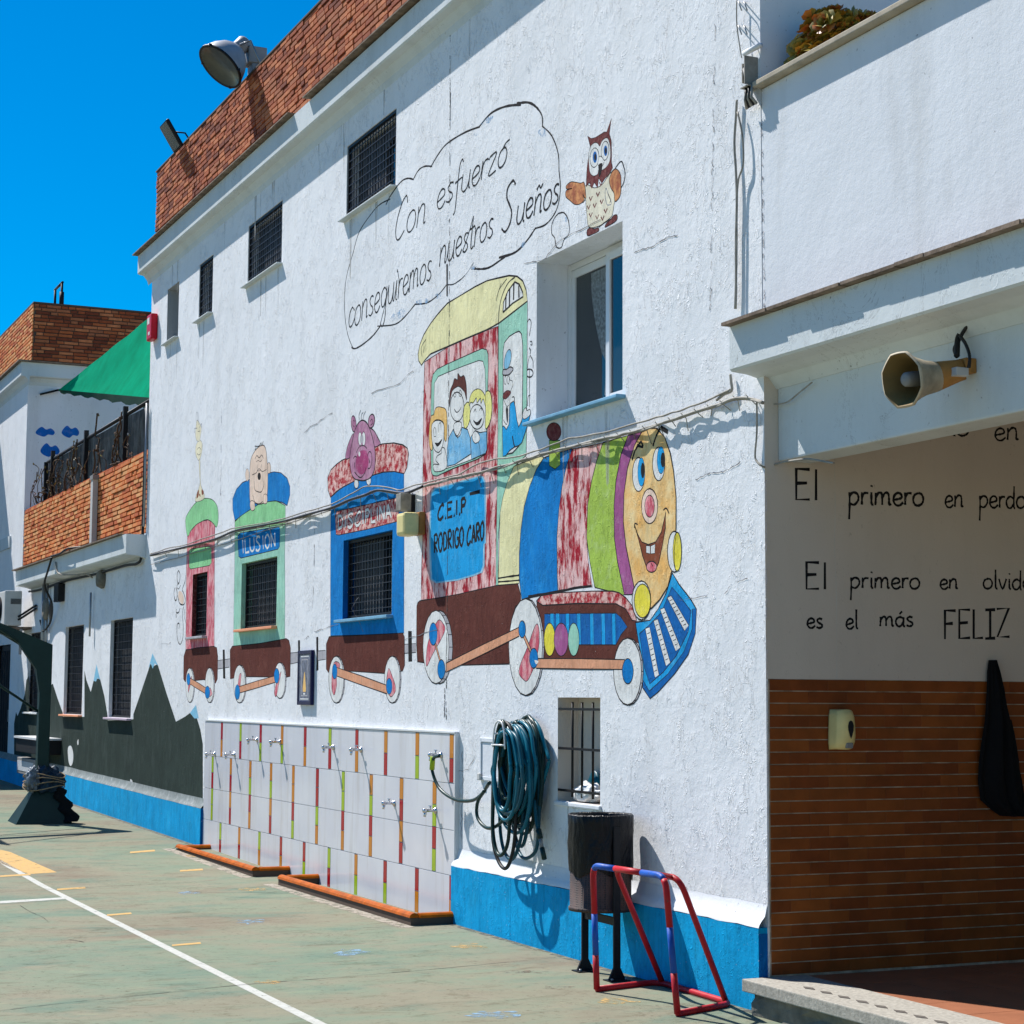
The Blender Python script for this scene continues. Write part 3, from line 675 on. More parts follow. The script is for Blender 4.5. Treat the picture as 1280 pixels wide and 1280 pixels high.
mb.tube(spline([(-18.7, -.31, 3.64), (-18.0, -.32, 3.63), (-17.4, -.32, 3.66), (-17.14, -.1, 3.68)], 6), .014, M['cablek'], 6)
mb.tube(spline([(-18.55, -.27, 3.55), (-18.4, -.26, 3.38), (-17.9, -.18, 3.33), (-17.2, -.1, 3.3), (-17.1, -.04, 3.25)], 6), .012, M['cable'], 6)
mb.tube(spline([(-22.0, -.03, 3.3), (-21.0, -.04, 3.28), (-19.0, -.035, 3.31), (-17.0, -.04, 3.29), (-15.2, -.03, 3.30), (-14.4, -.05, 3.28), (-14.25, -.035, 3.4), (-14.24, -.03, 4.0), (-14.24, -.03, 5.2)], 6), .018, M['cablek'], 6)
mb.tube([(-14.17, -.035, 3.72), (-14.17, -.035, 5.25)], .014, M['galv'], 8)
mb.build('cable', annex)

# ---- rear building with clouds -----------------------------------------------
XB = -22.87; mb = MB()
mb.quad([(-27, 0, 3.64), (XB, 0, 3.64), (XB, 0, 7.14), (-27, 0, 7.14)], M['wall'])
mb.quad([(XB, 0, 3.64), (XB, 7, 3.64), (XB, 7, 7.14), (XB, 0, 7.14)], M['smooth'])
mb.quad([(-27, 0, 7.14), (XB, 0, 7.14), (XB, 7, 7.14), (-27, 7, 7.14)], M['coping'])
mb.quad([(-27, 7, -.1), (XB, 7, -.1), (XB, 7, 7.14), (-27, 7, 7.14)], M['wall'])
mb.box((-34, -7, -.1), (-27.0, 7, 8.1), M['smooth'])
mb.build('wall', rear)
mb = MB(); mb.box((-26.2, .002, 4.15), (-24.05, -.03, 4.35), M['ledge']); mb.build('window_hood', rear)
mb = MB()
mb.prism(cornice_prof(.14, 6.905, 7.14), -27, XB+.14, M['ledge'], lambda y, z, x: (x, y, z))
mb.prism(cornice_prof(.14, 6.905, 7.14), -.001, 7, M['ledge'], lambda a, z, y: (XB-a, y, z))
mb.box((-27, -.2, 7.143), (XB+.2, .0, 7.166), M['lip']); mb.box((XB-.0, .001, 7.143), (XB+.2, 7, 7.166), M['lip'])
mb.build('cornice', rear)
mb = MB(); mb.box((-27, .03, 7.168), (XB+.2, 7, 8.12), M['mortar_d']); mb.box((-27, .01, 8.121), (XB+.22, 7, 8.15), M['mortar_d']); mb.build('roof_parapet', rear)
bricks(rear, (-27, .029, 7.17), (1, 0, 0), (0, -1, 0), 4.33, .95, .24, .06, .012, .016, M['brB'], 120, depth=.02, seed=12, rnd_off=True)
bricks(rear, (XB+.201, .03, 7.17), (0, 1, 0), (1, 0, 0), 6.9, .95, .24, .06, .012, .016, M['brA'], 60, depth=.02, seed=13, rnd_off=True)  # same brick as the front, its shade put in by darker colours
mb = MB(); 
for x in (-23.95, -23.35): mb.tube([(x, .6, 8.1), (x, .6, 8.66)], .022, M['iron'], 8)
mb.tube([(-24.0, .6, 8.66), (-23.3, .6, 8.66)], .022, M['iron'], 8); mb.tube([(-23.35, .6, 8.2), (-23.35, .6, 8.5)], .04, M['iron'], 8)
tag(mb.build('roof_pipe_frame'), 'thin dark pipe frame standing on the far brick parapet against the sky', 'pipe frame')

# ---- porch ----------------------------------------------------------------------
PX1 = 9.0
mb = MB()
mb.quad([(.1, .0, 1.76), (.1, 3.3, 1.76), (.1, 3.3, 3.43), (.1, .0, 3.43)], M['inner'])
mb.quad([(.0985, .0, -.1), (.0985, .014, -.1), (.0985, .014, 1.76), (.0985, 0, 1.76)], M['wall'])
mb.quad([(.1, 3.3, .1), (PX1, 3.3, .1), (PX1, 3.3, 3.43), (.1, 3.3, 3.43)], M['inner'])
mb.build('wall', porch, label='side wall of the porch')
mb = MB(); mb.box((-.2, .012, .10), (.0995, 3.3, 1.761), M['mortar_l']); mb.build('dado_backing', porch)
bricks(porch, (.0997, .02, .20), (0, 1, 0), (1, 0, 0), 2.0, 1.56, .2455, .065, .0012, .0058, M['brC'], 300, depth=.004, uneven=.0012, seed=21)
bricks(porch, (.0997, 2.02, .20), (0, 1, 0), (1, 0, 0), 1.28, 1.56, .2455, .065, .0012, .0058, M['brC'], 0, depth=.004, uneven=.0012, seed=22)
mb = MB(); mb.box((.1005, .085, 2.935), (PX1-.3, .30, 3.34), M['ledge'], ch=.012); mb.build('beam', porch)
mb = MB()
mb.prism([(.16, 3.665), (-.17, 3.665), (-.17, 3.432), (-.158, 3.42), (-.06, 3.412), (.03, 3.39), (.08, 3.33), (.16, 3.33)], .025, PX1, M['ledge'], lambda y, z, x: (x, y, z)); mb.build('fascia', porch)
mb = MB(); rn = random.Random(4)
for i in range(39):
    a = .03+i*.225; mb.box((a, -.222+rn.uniform(-.006, .004), 3.667+rn.uniform(-.002, .002)), (a+.222, .0, 3.683+rn.uniform(-.002, .003)), M['lip'])
mb.build('fascia_lip', porch)
mb = MB(); mb.box((.089, .001, 3.69), (PX1, .15, 5.0), M['smooth'], ch=.01); mb.build('terrace_parapet', porch)
mb = MB(); mb.box((.088, -.055, 5.002), (PX1, .2, 5.034), M['coping'], ch=.006); mb.build('coping', porch)
mb = MB(); mb.box((.1, .165, 3.43), (PX1, 3.3, 3.68), M['inner']); mb.build('terrace_slab', porch)
mb = MB(); mb.box((PX1-.4, .0, -.05), (PX1, .42, 3.33), M['wall'], ch=.01); mb.build('pillar', porch)
mb = MB(); mb.box((.101, .23, -.05), (PX1, 3.3, .178), M['kerbd']); mb.build('floor_base', porch)
ft = MB(); ftn = 0
for i in range(26):
    for j in range(9):
        a = .103+i*.335; b = .235+j*.335; c = Vector((a+.165, b+.165, .19))
        if b > 3.2: continue
        if inframe(c, 60) and b < 2.4:
            t = MB(); t.box((a, b, .179), (a+.331, min(b+.331, 3.29), .19+random.uniform(-.0012, .0012)), M['terra']); t.build('floor_tile', porch)
        else: ft.box((a, b, .179), (a+.331, min(b+.331, 3.29), .19), M['terra'])
ft.build('floor_tiling', porch, kind='stuff')
mb = MB(); mb.box((.106, -.165, .132), (3.0, .228, .196), M['stone'], ch=.006); mb.box((3.003, -.165, .132), (PX1, .228, .196), M['stone'], ch=.006)
st = mb.build('step_slab', porch)
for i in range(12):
    x = .52+i*.155; mb = MB(); mb.prism([(x-.055, .0), (x, -.024), (x+.055, 0), (x, .024)], .1965, .199, M['diamond'], lambda a, b, z: (a, -.02+b, z)); mb.build('dark_diamond', st)  # row of thin dark diamonds along the step slab
mb = MB(); rn = random.Random(8); vs = []; nx = 60
for i in range(nx+1):
    x = .16+(PX1-.16)*i/nx
    for j, z in enumerate((-.03, .03, .08, .13)): vs.append((x, -.12+rn.uniform(-.025, .02), z+rn.uniform(-.006, .006)*(j < 3)))
mb.add(vs, [(i*4+j, (i+1)*4+j, (i+1)*4+j+1, i*4+j+1) for i in range(nx) for j in range(3)], M['rubble'])
mb.quad([(.16, -.12, -.03), (.16, -.12, .13), (.16, .2, .13), (.16, .2, -.03)], M['rubble']); mb.build('step_base', porch)

# ================================================================== MURAL (flat paint on the wall, in thin coats)
def wallmap(px, py, off): return W(px, py, -off)
def sidemap(px, py, off): return S(px, py, .1+off)
STEP = .000012
class Paint:
    def __init__(s, name, parent, base=.0015, mp=wallmap, nd=Vector((0, -1, 0)), **kw):
        s.mb = MB(); s.name = name; s.parent = parent; s.off = .0002+base*.11; s.mp = mp; s.nd = nd; s.kw = kw; s.T = (0, 0, 1); s.rn = random.Random(len(name)*7)
    def K(s, x, y, sc_): s.T = (x, y, sc_); return s
    def pp(s, pts):
        if isinstance(pts, str): pts = [tuple(map(float, q.split(','))) for q in pts.split()]
        x, y, k = s.T; return [(x+a/k, y+b/k) for a, b in pts]
    def fill(s, pts, m, holes=(), smooth=True, raw=False, line=0, lm='black', k=4):
        px = pts if raw else s.pp(pts)
        if smooth: px = [(v.x, v.y) for v in spline([Vector((a, b, 0)) for a, b in px], k, True)]
        s.off += STEP
        if s.nd.y:
            P = lambda a, b: (a, -s.off, b)
            q = [(s.mp(a, b, 0).x, s.mp(a, b, 0).z) for a, b in px]
        else:
            P = lambda a, b: (.1+s.off, a, b)
            q = [(s.mp(a, b, 0).y, s.mp(a, b, 0).z) for a, b in px]
        hs = [[(Vector(h).x, Vector(h).y) for h in hh] for hh in holes]
        tmp = MB(); sheet(tmp, q, hs, M[m], P)
        fs = []
        for f in tmp.f:
            a, b, c = (tmp.v[i] for i in f); n = (b-a).cross(c-a); fs.append(f if n.dot(s.nd) > 0 else f[::-1])
        s.mb.add(tmp.v, fs, M[m])
        if line: s.stroke(px+[px[0]], line, lm, raw=True, smooth=False)
        return s
    def stroke(s, pts, w=.009, m='black', raw=False, smooth=True, k=5, tap=False, jit=.22):
        px = pts if raw else s.pp(pts)
        if smooth: px = [(v.x, v.y) for v in spline([Vector((a, b, 0)) for a, b in px], k)]
        s.off += STEP*.35
        q = [s.mp(a, b, 0)+s.nd*s.off for a, b in px]; q = [q[0]]+[b for a, b in zip(q, q[1:]) if (b-a).length > 1e-4]
        if len(q) < 2: return s
        vs = []; n = len(q)
        for i, p in enumerate(q):
            t = (q[min(i+1, n-1)]-q[max(i-1, 0)]).normalized(); sd = s.nd.cross(t)
            ww = w*.5*(1+s.rn.uniform(-jit, jit))*((.35+.65*math.sin(math.pi*(i+.5)/n)) if tap else 1)
            vs += [p+sd*ww, p-sd*ww]
        fs = []
        for i in range(n-1):
            f = (2*i, 2*i+1, 2*i+3, 2*i+2); a, b, c = vs[f[0]], vs[f[1]], vs[f[2]]
            fs.append(f if (b-a).cross(c-a).dot(s.nd) > 0 else f[::-1])
        s.mb.add(vs, fs, M[m]); return s
    def ell(s, cx, cy, rx, ry, m=None, line=.008, lm='black', rot=0, n=20, a0=0, a1=360):
        c, d = math.cos(R(rot)), math.sin(R(rot)); full = (a1-a0) >= 360
        pts = [(cx+rx*math.cos(t)*c-ry*math.sin(t)*d, cy+rx*math.cos(t)*d+ry*math.sin(t)*c) for t in (R(a0+(a1-a0)*i/n) for i in range(n+(0 if full else 1)))]
        if m: s.fill(pts, m, smooth=False, line=line if full else 0, lm=lm)
        elif line: s.stroke(pts+([pts[0]] if full else []), line, lm, smooth=False)
        return s
    def rod(s, x0, y0, x1, y1, h, m='prod', line=.008):
        return s.fill([(x0, y0-h), ((x0+x1)/2, (y0+y1)/2-h*1.1), (x1, y1-h), (x1, y1+h), ((x0+x1)/2, (y0+y1)/2+h*1.05), (x0, y0+h)], m, smooth=False, line=line)
    def sub(s, name, mp=None, **kw):
        p = Paint(name, s, s.off+STEP, s.mp, s.nd, **kw); p.T = s.T; return p
    def done(s):
        par = s.parent.obj if isinstance(s.parent, Paint) else s.parent
        s.obj = s.mb.build(s.name, par, **s.kw); return s.obj

GL = {}
for line_ in """c .8|.78,.78 .5,1 .2,.8 .1,.4 .28,.05 .6,.08 .85,.35
o .95|.5,1 .2,.85 .08,.45 .22,.08 .5,0 .78,.2 .85,.6 .7,.92 .5,1
n .95|.1,0 .13,.5 .12,1;.12,.6 .38,.98 .64,.95 .72,.6 .72,.05 .88,.1
e .85|.1,.45 .4,.5 .7,.62 .65,.9 .4,1 .16,.8 .08,.4 .25,.05 .55,0 .82,.25
s .75|.62,.92 .35,1 .15,.8 .3,.55 .55,.4 .62,.15 .35,0 .08,.12
f .6|.62,1.75 .48,1.95 .32,1.7 .28,.9 .28,0 .26,-.7 .12,-.85;.02,.85 .6,.95
u .95|.12,1 .1,.3 .3,0 .6,.1 .76,.5;.78,1 .76,.4 .78,.08 .9,0
r .65|.12,1 .13,.5 .12,0;.12,.55 .3,.92 .62,.93
z .85|.1,.98 .72,1 .1,.02 .8,.02
g .95|.76,.8 .5,1 .2,.85 .1,.5 .25,.1 .5,.05 .76,.4;.8,1 .78,.3 .76,-.6 .5,-.98 .18,-.8
i .4|.2,1 .2,.4 .22,.05 .36,0;.2,1.42 .23,1.56
m 1.4|.1,0 .13,.5 .12,1;.12,.6 .34,.98 .56,.95 .62,.6 .62,.02;.62,.6 .84,.98 1.08,.93 1.14,.5 1.16,.05 1.32,.1
t .6|.32,1.75 .3,1 .28,.2 .42,0 .6,.12;.02,1.1 .3,1.12 .6,1.18
p .95|.13,1.02 .14,0 .1,-1.15;.13,.7 .4,1 .74,.86 .8,.42 .5,.02 .16,.12
d .95|.76,.8 .42,1 .1,.62 .2,.1 .5,0 .76,.35;.8,1.9 .78,1 .78,.1 .9,0
l .42|.2,1.9 .2,1 .22,.1 .38,0
v .8|.08,1 .4,0 .74,1
a .95|.74,.85 .45,1 .14,.78 .1,.35 .3,.02 .56,.1 .74,.5;.78,1 .76,.4 .78,.08 .92,0
C 1.1|1.0,1.6 .85,1.95 .5,1.7 .2,1.1 .1,.5 .25,.05 .55,0 .95,.35
S 1.2|.95,1.75 .7,2 .3,1.8 .3,1.4 .6,1.0 .85,.6 .8,.15 .45,-.1 .1,.15
E 1|.9,1.95 .15,1.98 .15,0 .9,.02;.15,1.05 .75,1.08
F 1|.9,1.95 .15,1.98 .15,0;.15,1.05 .7,1.08
L .9|.15,2 .15,0 .8,.02
I .5|.25,2 .25,0
J .8|.05,1.98 .75,1.98;.4,1.98 .4,0;.05,0 .75,.02
Z 1|.05,1.95 .9,2 .1,.02 .95,.02
P .9|.15,0 .15,2;.15,1.9 .6,1.95 .8,1.5 .6,1.0 .15,.95
R .95|.15,0 .15,2;.15,1.9 .6,1.95 .8,1.5 .6,1.05 .15,1 .85,0
O 1.05|.5,2 .15,1.5 .12,.6 .45,0 .8,.4 .9,1.3 .7,1.9 .5,2
D 1|.15,0 .15,2;.15,1.95 .6,1.85 .85,1.1 .7,.25 .15,.02
A 1|.08,0 .48,2;.48,2 .9,0;.22,.7 .78,.7
N 1|.12,0 .15,2;.15,2 .8,0;.8,0 .85,2
U 1|.12,2 .12,.5 .4,0 .75,.2 .85,.8 .85,2
G 1.05|.9,1.7 .6,2 .25,1.7 .1,1 .25,.2 .6,0 .9,.3 .9,.9 .55,.9
q .95|.76,.8 .5,1 .1,.5 .3,.05 .76,.4;.8,1 .78,-1
. .35|.15,.12 .2,.0 .22,.1""".split('\n'):
    h, b = line_.split('|'); ch, adv = h.rsplit(' ', 1)
    GL[ch] = (float(adv), [[tuple(map(float, q.split(','))) for q in st.split()] for st in b.split(';')])
GL['ñ'] = (GL['n'][0], GL['n'][1]+[[(.15, 1.3), (.35, 1.5), (.55, 1.32), (.75, 1.5)]])
GL['á'] = (GL['a'][0], GL['a'][1]+[[(.4, 1.3), (.65, 1.6)]])
GL['ó'] = (GL['o'][0], GL['o'][1]+[[(.4, 1.3), (.65, 1.6)]])
GL['b'] = (.95, [[(.15, 1.9), (.15, 0)], [(.15, .6), (.45, 1), (.8, .5), (.45, 0), (.15, .2)]])
BLOCK = set('EFLIJZPDAN')
def lettering(P, text, x0, y0, x1, y1, xh, w, m='black', slant=0, link_=False, halo=None, hw=2.2):
    """hand-painted letters between two baseline points (in the current frame), x-height xh"""
    tot = sum(GL[c][0] if c != ' ' else .6 for c in text); rn = random.Random(text)
    for ps in ((halo, w*hw), (m, w)) if halo else ((m, w),):
        u = 0; last = None; prev = ''; par_link = link_
        for c in text:
            if c == ' ': u += .6; last = None; continue
            adv, sts = GL[c]; dy = rn.uniform(-.04, .04); first = True
            for st in sts:
                pts = []
                for a, b in st:
                    f = (u+a+slant*b*.0)/tot; pts.append((x0+(x1-x0)*f+slant*b*xh, y0+(y1-y0)*f-(b+dy)*xh))
                if first and last and c in 'numirtzp' and prev not in 'oSCE' and par_link: P.stroke([last, ((last[0]+pts[0][0])/2, (last[1]+pts[0][1])/2+xh*.1), pts[0]], ps[1]*.7, ps[0], k=3)
                first = False
                P.stroke(pts, ps[1], ps[0], smooth=(c not in BLOCK), k=4)
                end = pts[-1]
            last = end; prev = c; u += adv

HO = [[(a, b) for a, b in rect(w)] for w in TRAIN]     # holes in paint where the windows are
def wheel(P, cx, cy, rx, ry, thick=.22, wedge=None):
    P.ell(cx+rx*thick, cy, rx, ry, 'pgrey', .008); P.ell(cx, cy, rx, ry, 'pwhite', .009)
    for i in range(9):
        t = R(-80+20*i); P.stroke([(cx+rx*math.cos(t), cy+ry*math.sin(t)), (cx+rx*thick+rx*math.cos(t), cy+ry*math.sin(t))], .005, smooth=False)
    if wedge: P.fill(wedge, 'ppink', line=.006)

# --- speech cloud -------------------------------------------------------------
P = Paint('painted_speech_cloud', school)
P.K(380, 80, 2.783)
for d, w in (("170,988 152,940 142,870 142,790 150,730 170,660 192,585 235,520 265,488 300,470", .011), ("285,490 300,460 335,412 360,398 382,402", .014),
             ("380,402 398,370 420,356 446,356", .014), ("440,360 470,310 500,275 560,238 612,218", .014), ("608,220 650,172 700,148 755,141", .018),
             ("740,137 780,134 808,150 828,180 830,215", .018), ("828,215 862,250 884,310 887,370", .012), ("887,370 892,430 884,490 866,530 838,560 804,572", .013),
             ("806,570 775,615 735,655 678,674", .018), ("700,670 650,705 620,713 590,712", .016), ("560,735 545,750 520,766 500,768", .009), ("498,765 470,800 430,830 385,836", .012),
             ("388,834 350,880 315,906 255,912", .013), ("268,908 240,945 205,975 178,990 165,985", .015)): P.stroke(d, w)
P.stroke("560,735 575,715 590,690 582,715 600,705", .006, 'grey_line')
for d in ("615,215 630,190 658,180 645,205", "590,245 605,228 600,250", "815,232 838,222 842,250 822,250", "390,825 425,815 430,830 400,838", "310,870 350,850 345,880 300,895", "740,635 775,612 760,640", "440,812 480,792 470,815", "575,712 600,700 590,715"): P.fill(d, 'smudge')
P.done()
Q = Paint('painted_small_cloud', school); Q.K(380, 80, 2.783)
Q.stroke("885,520 905,518 920,545 922,590 905,610 895,638 878,636 872,605 862,590 862,560 872,535 885,520", .010); Q.fill("898,530 915,535 918,550 905,545", 'smudge'); Q.done()
CLOUD = P.obj
def word(par, base, frame, items, mp=wallmap, nd=Vector((0, -1, 0))):
    q = Paint('painted_word', par, base, mp, nd); q.K(*frame)
    for a in items: lettering(q, *a[:-1], slant=a[-1], link_=(par is CLOUD))
    return q
FRc = (380, 80, 2.783)
word(CLOUD, .0075, FRc, [('C', 312, 612, 352, 600, 76, .014, .10), ('on', 352, 592, 424, 553, 74, .014, .10)]).done()
q = word(CLOUD, .0075, FRc, [('esfuerzo', 458, 512, 706, 345, 66, .014, .10)]); q.stroke("690,300 702,275 716,262", .012); q.done()
word(CLOUD, .0075, FRc, [('conseguiremos', 152, 925, 444, 745, 68, .014, .06)]).done()
word(CLOUD, .0075, FRc, [('nuestros', 468, 706, 658, 600, 66, .014, .08)]).done()
word(CLOUD, .0075, FRc, [('S', 682, 590, 732, 560, 82, .020, .10), ('ueños', 735, 560, 886, 482, 68, .016, .10)]).done()

# --- owl -------------------------------------------------------------------------
P = Paint('painted_owl', school); P.K(690, 130, 7.53)
P.fill("322,760 400,790 470,760 520,690 560,640 600,610 640,680 650,780 620,900 590,920 575,1010 560,1060 500,1110 440,1150 350,1160 330,1060 320,950 318,900 290,930 300,860", 'owlbelly', line=.006)
P.fill("322,780 325,680 330,600 345,480 360,400 335,300 370,325 410,315 450,290 490,265 515,262 560,135 545,240 540,280 560,350 562,480 560,550 572,600 540,660 500,700 470,745 440,700 430,790 400,740 380,780 350,740", 'pmaroon', smooth=False, line=.005)
P.fill("350,590 345,480 365,400 400,365 430,370 450,395 470,350 505,320 530,330 548,400 550,500 530,570 480,620 440,620 430,660 390,678 360,650", 'pwhite', line=.005)
P.ell(400, 505, 42, 92, 'pwhite', .006, rot=4).ell(500, 440, 36, 90, 'pwhite', .006, rot=4)
P.ell(405, 500, 20, 55, 'pblued', 0).ell(408, 500, 11, 32, 'black', 0).ell(505, 440, 17, 50, 'pblued', 0).ell(507, 440, 10, 30, 'black', 0)
P.fill("432,560 450,490 490,530 478,580 450,600", 'pwhite', line=.005)
P.fill("440,570 475,560 465,640 445,690 438,620", 'black')
P.fill("305,745 270,745 215,735 175,735 135,770 140,800 190,795 135,815 130,870 165,905 215,945 265,940 305,900 290,850 320,890", 'pwing', line=.006)
P.fill("600,610 640,650 650,720 645,850 620,900 592,915 585,840 555,790 540,720 560,650", 'pwing', line=.007)
P.stroke("595,605 650,540 675,590 688,660 675,740 650,790", .010)
P.stroke("505,790 500,850 515,940 540,950 560,930 530,850 510,790", .007, 'grey_line'); P.stroke("530,850 550,900 545,930", .007)
for x, y in ((375, 780), (460, 760), (365, 900), (432, 860), (468, 930), (402, 965), (345, 980), (365, 1055), (425, 1075), (475, 1085), (505, 1015)): P.stroke([(x-14, y-24), (x, y+8), (x+16, y-34)], .012, 'pmaroon', smooth=False)
P.fill("335,1240 330,1190 360,1165 400,1175 435,1165 440,1195 385,1225", 'pmaroon', line=.006); P.fill("500,1160 515,1120 550,1090 580,1050 612,1045 612,1090 570,1125", 'pmaroon', line=.006)
P.stroke("440,1160 500,1115 560,1080", .007); P.done()

# --- first carriage -----------------------------------------------------------------
P = Paint('painted_carriage', school, label='small pink painted carriage with green roof and giraffe')
A = lambda s_: P.K(200, 500, 5.818).pp(s_)
B = lambda s_: P.K(200, 680, 6.4).pp(s_)
P.fill(A("200,985 230,945 265,905 310,880 350,872 375,885 400,915")+B("437,10 436,300 435,600 435,822 320,832 205,845 208,600 210,200"), 'ppink', [HO[0]], smooth=False, raw=True, line=.008)
P.K(200, 500, 5.818).fill("185,880 200,830 240,770 280,730 330,715 380,725 415,770 425,840 420,900 408,925 390,900 365,878 340,870 300,885 260,910 225,950 200,990", 'pmint', line=.008)
P.K(200, 680, 6.4).fill("235,50 250,40 395,18 410,30 412,150 395,172 300,190 245,200 233,185", 'pmint', smooth=False, line=.007)
P.fill("190,900 205,850 300,830 430,818 455,830 463,900 460,1080 445,1112 350,1085 200,1100 188,1080", 'pbrown', smooth=False, line=.008)
wheel(P, 238, 1130, 32, 138, .25, "232,1100 255,1060 245,1120 225,1190"); wheel(P, 396, 1130, 34, 140, .25, "380,1190 400,1150 418,1200 395,1220")
P.rod(238, 1095, 375, 1180, 24); P.ell(228, 1082, 14, 48, 'pblue', .006).ell(380, 1187, 20, 50, 'pblue', .006); P.done()
Q = Paint('painted_giraffe', school); Q.K(200, 500, 5.818)
Q.fill("285,290 305,310 308,350 300,400 285,440 268,420 258,380 262,330", 'ppale', line=.006, lm='grey_line')
Q.fill("268,150 285,165 300,200 295,260 285,300 265,290 258,240", 'ppale', line=.006, lm='grey_line')
Q.stroke("265,185 262,120 270,90 278,180", .007, 'grey_line').stroke("283,180 281,130 276,85", .007, 'grey_line').stroke("252,240 250,210 270,205", .009, 'grey_line').stroke("288,200 303,172 300,210", .009, 'grey_line')
Q.stroke("270,360 285,345 300,362", .006).stroke("270,390 283,400 296,388", .006).stroke("275,230 292,225", .006)
Q.fill("284,440 292,440 294,540 298,620 325,712 255,735 288,620 287,540", 'ppale', line=.006)
Q.fill("265,715 275,660 283,660 280,700", 'pbrown2'); Q.fill("303,650 315,660 318,680 305,690", 'pbrown2'); Q.fill("284,690 292,680 294,705", 'pbrown2'); Q.done()
Q = Paint('painted_animal_outline', school); Q.K(200, 680, 6.4)
for d, w in (("148,212 160,240 158,290 148,320 138,290 138,240 148,212", .014), ("120,350 112,390 118,440 130,450 138,400 130,350", .016), ("150,305 135,340 148,360 165,330", .010),
             ("178,370 192,400 202,450 190,485 160,478 146,440 142,410", .014), ("205,250 200,300 182,350 178,380", .012), ("130,520 132,550 150,545 160,515", .016), ("128,560 130,590", .018),
             ("190,500 180,560 186,650 184,740 165,800 145,780 135,700 140,640 155,640 152,680", .013), ("200,520 195,580 210,640", .009)): Q.stroke(d, w)
Q.fill("150,380 175,385 190,430 185,480 165,470 148,430", 'pskin'); Q.done()

# --- second carriage -------------------------------------------------------------------
P = Paint('painted_carriage', school, label='teal painted carriage with blue roof and ILUSION sign')
A = lambda s_: P.K(200, 500, 5.818).pp(s_)
B = lambda s_: P.K(200, 680, 6.4).pp(s_)
P.fill(A("545,880 912,800 912,900")+B("998,80 1000,400 998,790 800,800 588,825 590,600 597,200"), 'pteal', [HO[1]], smooth=False, raw=True, line=.007)
P.K(200, 500, 5.818).fill("545,885 600,830 665,790 720,755 780,735 850,735 912,768 912,902 720,930 548,962", 'pmint', smooth=False, line=.008)
P.fill("545,878 530,800 528,720 555,650 600,600 648,580 720,545 785,532 830,522 880,530 925,570 945,630 945,690 925,768 890,745 840,733 785,740 720,757 660,795 600,835", 'pblue', smooth=False, line=.009)
P.fill("565,990 582,967 860,920 872,932 870,1065 858,1085 590,1150 572,1138", 'pblue', smooth=False, line=.009)
P.K(200, 680, 6.4).fill("560,850 578,818 800,795 1010,757 1032,772 1045,830 1042,1060 1015,1065 690,1062 600,1070 562,1080", 'pbrown', smooth=False, line=.008)
P.fill("1045,872 1110,865 1110,945 1045,960", 'pgrey', smooth=False, line=.006); P.fill("463,932 558,918 556,985 463,1000", 'pgrey', smooth=False, line=.006)
P.fill("1104,770 1120,770 1122,1030 1107,1030", 'black', smooth=False); P.fill("502,845 518,845 523,1078 505,1075", 'black', smooth=False)
wheel(P, 636, 1120, 46, 152, .2, "632,1060 650,1040 640,1150 620,1180"); wheel(P, 958, 1092, 44, 144, .2, "970,1020 955,1100 930,1220 915,1180 940,1090")
P.rod(630, 1168, 930, 1078, 26); P.stroke("785,1085 790,1145", .006, smooth=False)
P.ell(620, 1185, 20, 60, 'pblue', .006).ell(934, 1055, 21, 60, 'pblue', .006); P.done()
Q = Paint('painted_lettering', P.obj, .005); Q.K(200, 500, 5.818); lettering(Q, 'ILUSIÓN'.replace('Ó', 'O'), 596, 1118, 846, 1062, 49, .022, 'pwhite', slant=-.05); Q.done()
Q = Paint('painted_lion', school, .006); Q.K(200, 500, 5.818)
Q.ell(635, 545, 14, 45, 'pskin', .006, lm='grey_line').ell(792, 495, 14, 40, 'pskin', .006)
Q.fill("655,735 652,600 655,480 665,420 690,372 720,340 755,330 772,370 780,460 785,560 780,700 768,740 740,755 715,758 690,750 668,760", 'pskin', line=.009)
Q.stroke("690,365 700,340 690,335 720,335 735,312 740,330 752,300", .008).stroke("690,430 705,405 722,420 740,400 752,425", .008).stroke("700,450 715,440 730,448 745,432", .006).stroke("712,470 708,510 730,512 738,468", .006)
Q.stroke("670,545 700,530 720,500 745,520 775,505", .008).ell(722, 555, 12, 28, 'black', 0); Q.stroke("685,590 690,650 715,668 740,665 755,620 755,590", .009)
Q.fill("660,735 685,740 690,790 668,805 655,770", 'pskin', line=.007); Q.fill("755,690 778,690 780,740 768,755 752,745", 'pskin', line=.007); Q.stroke("675,690 690,740 720,755 748,738", .008); Q.done()

# --- third carriage ----------------------------------------------------------------------
P = Paint('painted_carriage', school, label='blue painted carriage with red roof and DISCIPLINA sign')
Cc = lambda s_: P.K(380, 500, 7.111).pp(s_)
D = lambda s_: P.K(380, 680, 6.4).pp(s_)
P.fill(Cc("240,865 350,765 450,712 600,668 700,640 800,632 888,655")+D("801,0 800,350 800,712 500,728 212,736 212,400 213,0"), 'pblue', [HO[2]], smooth=False, raw=True, line=.008)
P.K(380, 500, 7.111).fill("235,865 215,800 210,690 240,620 290,570 340,535 410,505 520,450 630,410 700,390 800,382 880,400 920,430 930,480 915,600 890,655 800,635 700,642 600,672 450,720 350,772 290,812", 'predh', smooth=False, line=.011)
P.fill("278,1040 292,988 560,930 830,868 842,890 842,1060 828,1080 560,1150 310,1200 285,1195", 'predh', smooth=False, line=.008)
P.K(380, 680, 6.4).fill("178,800 200,742 500,728 790,712 804,742 806,970 790,1015 640,1035 330,1015 205,1040 178,1000", 'pbrown', smooth=False, line=.008)
P.fill("805,802 895,796 895,868 806,875", 'pgrey', smooth=False, line=.006); P.fill("112,856 172,850 174,922 112,932", 'pgrey', smooth=False, line=.006)
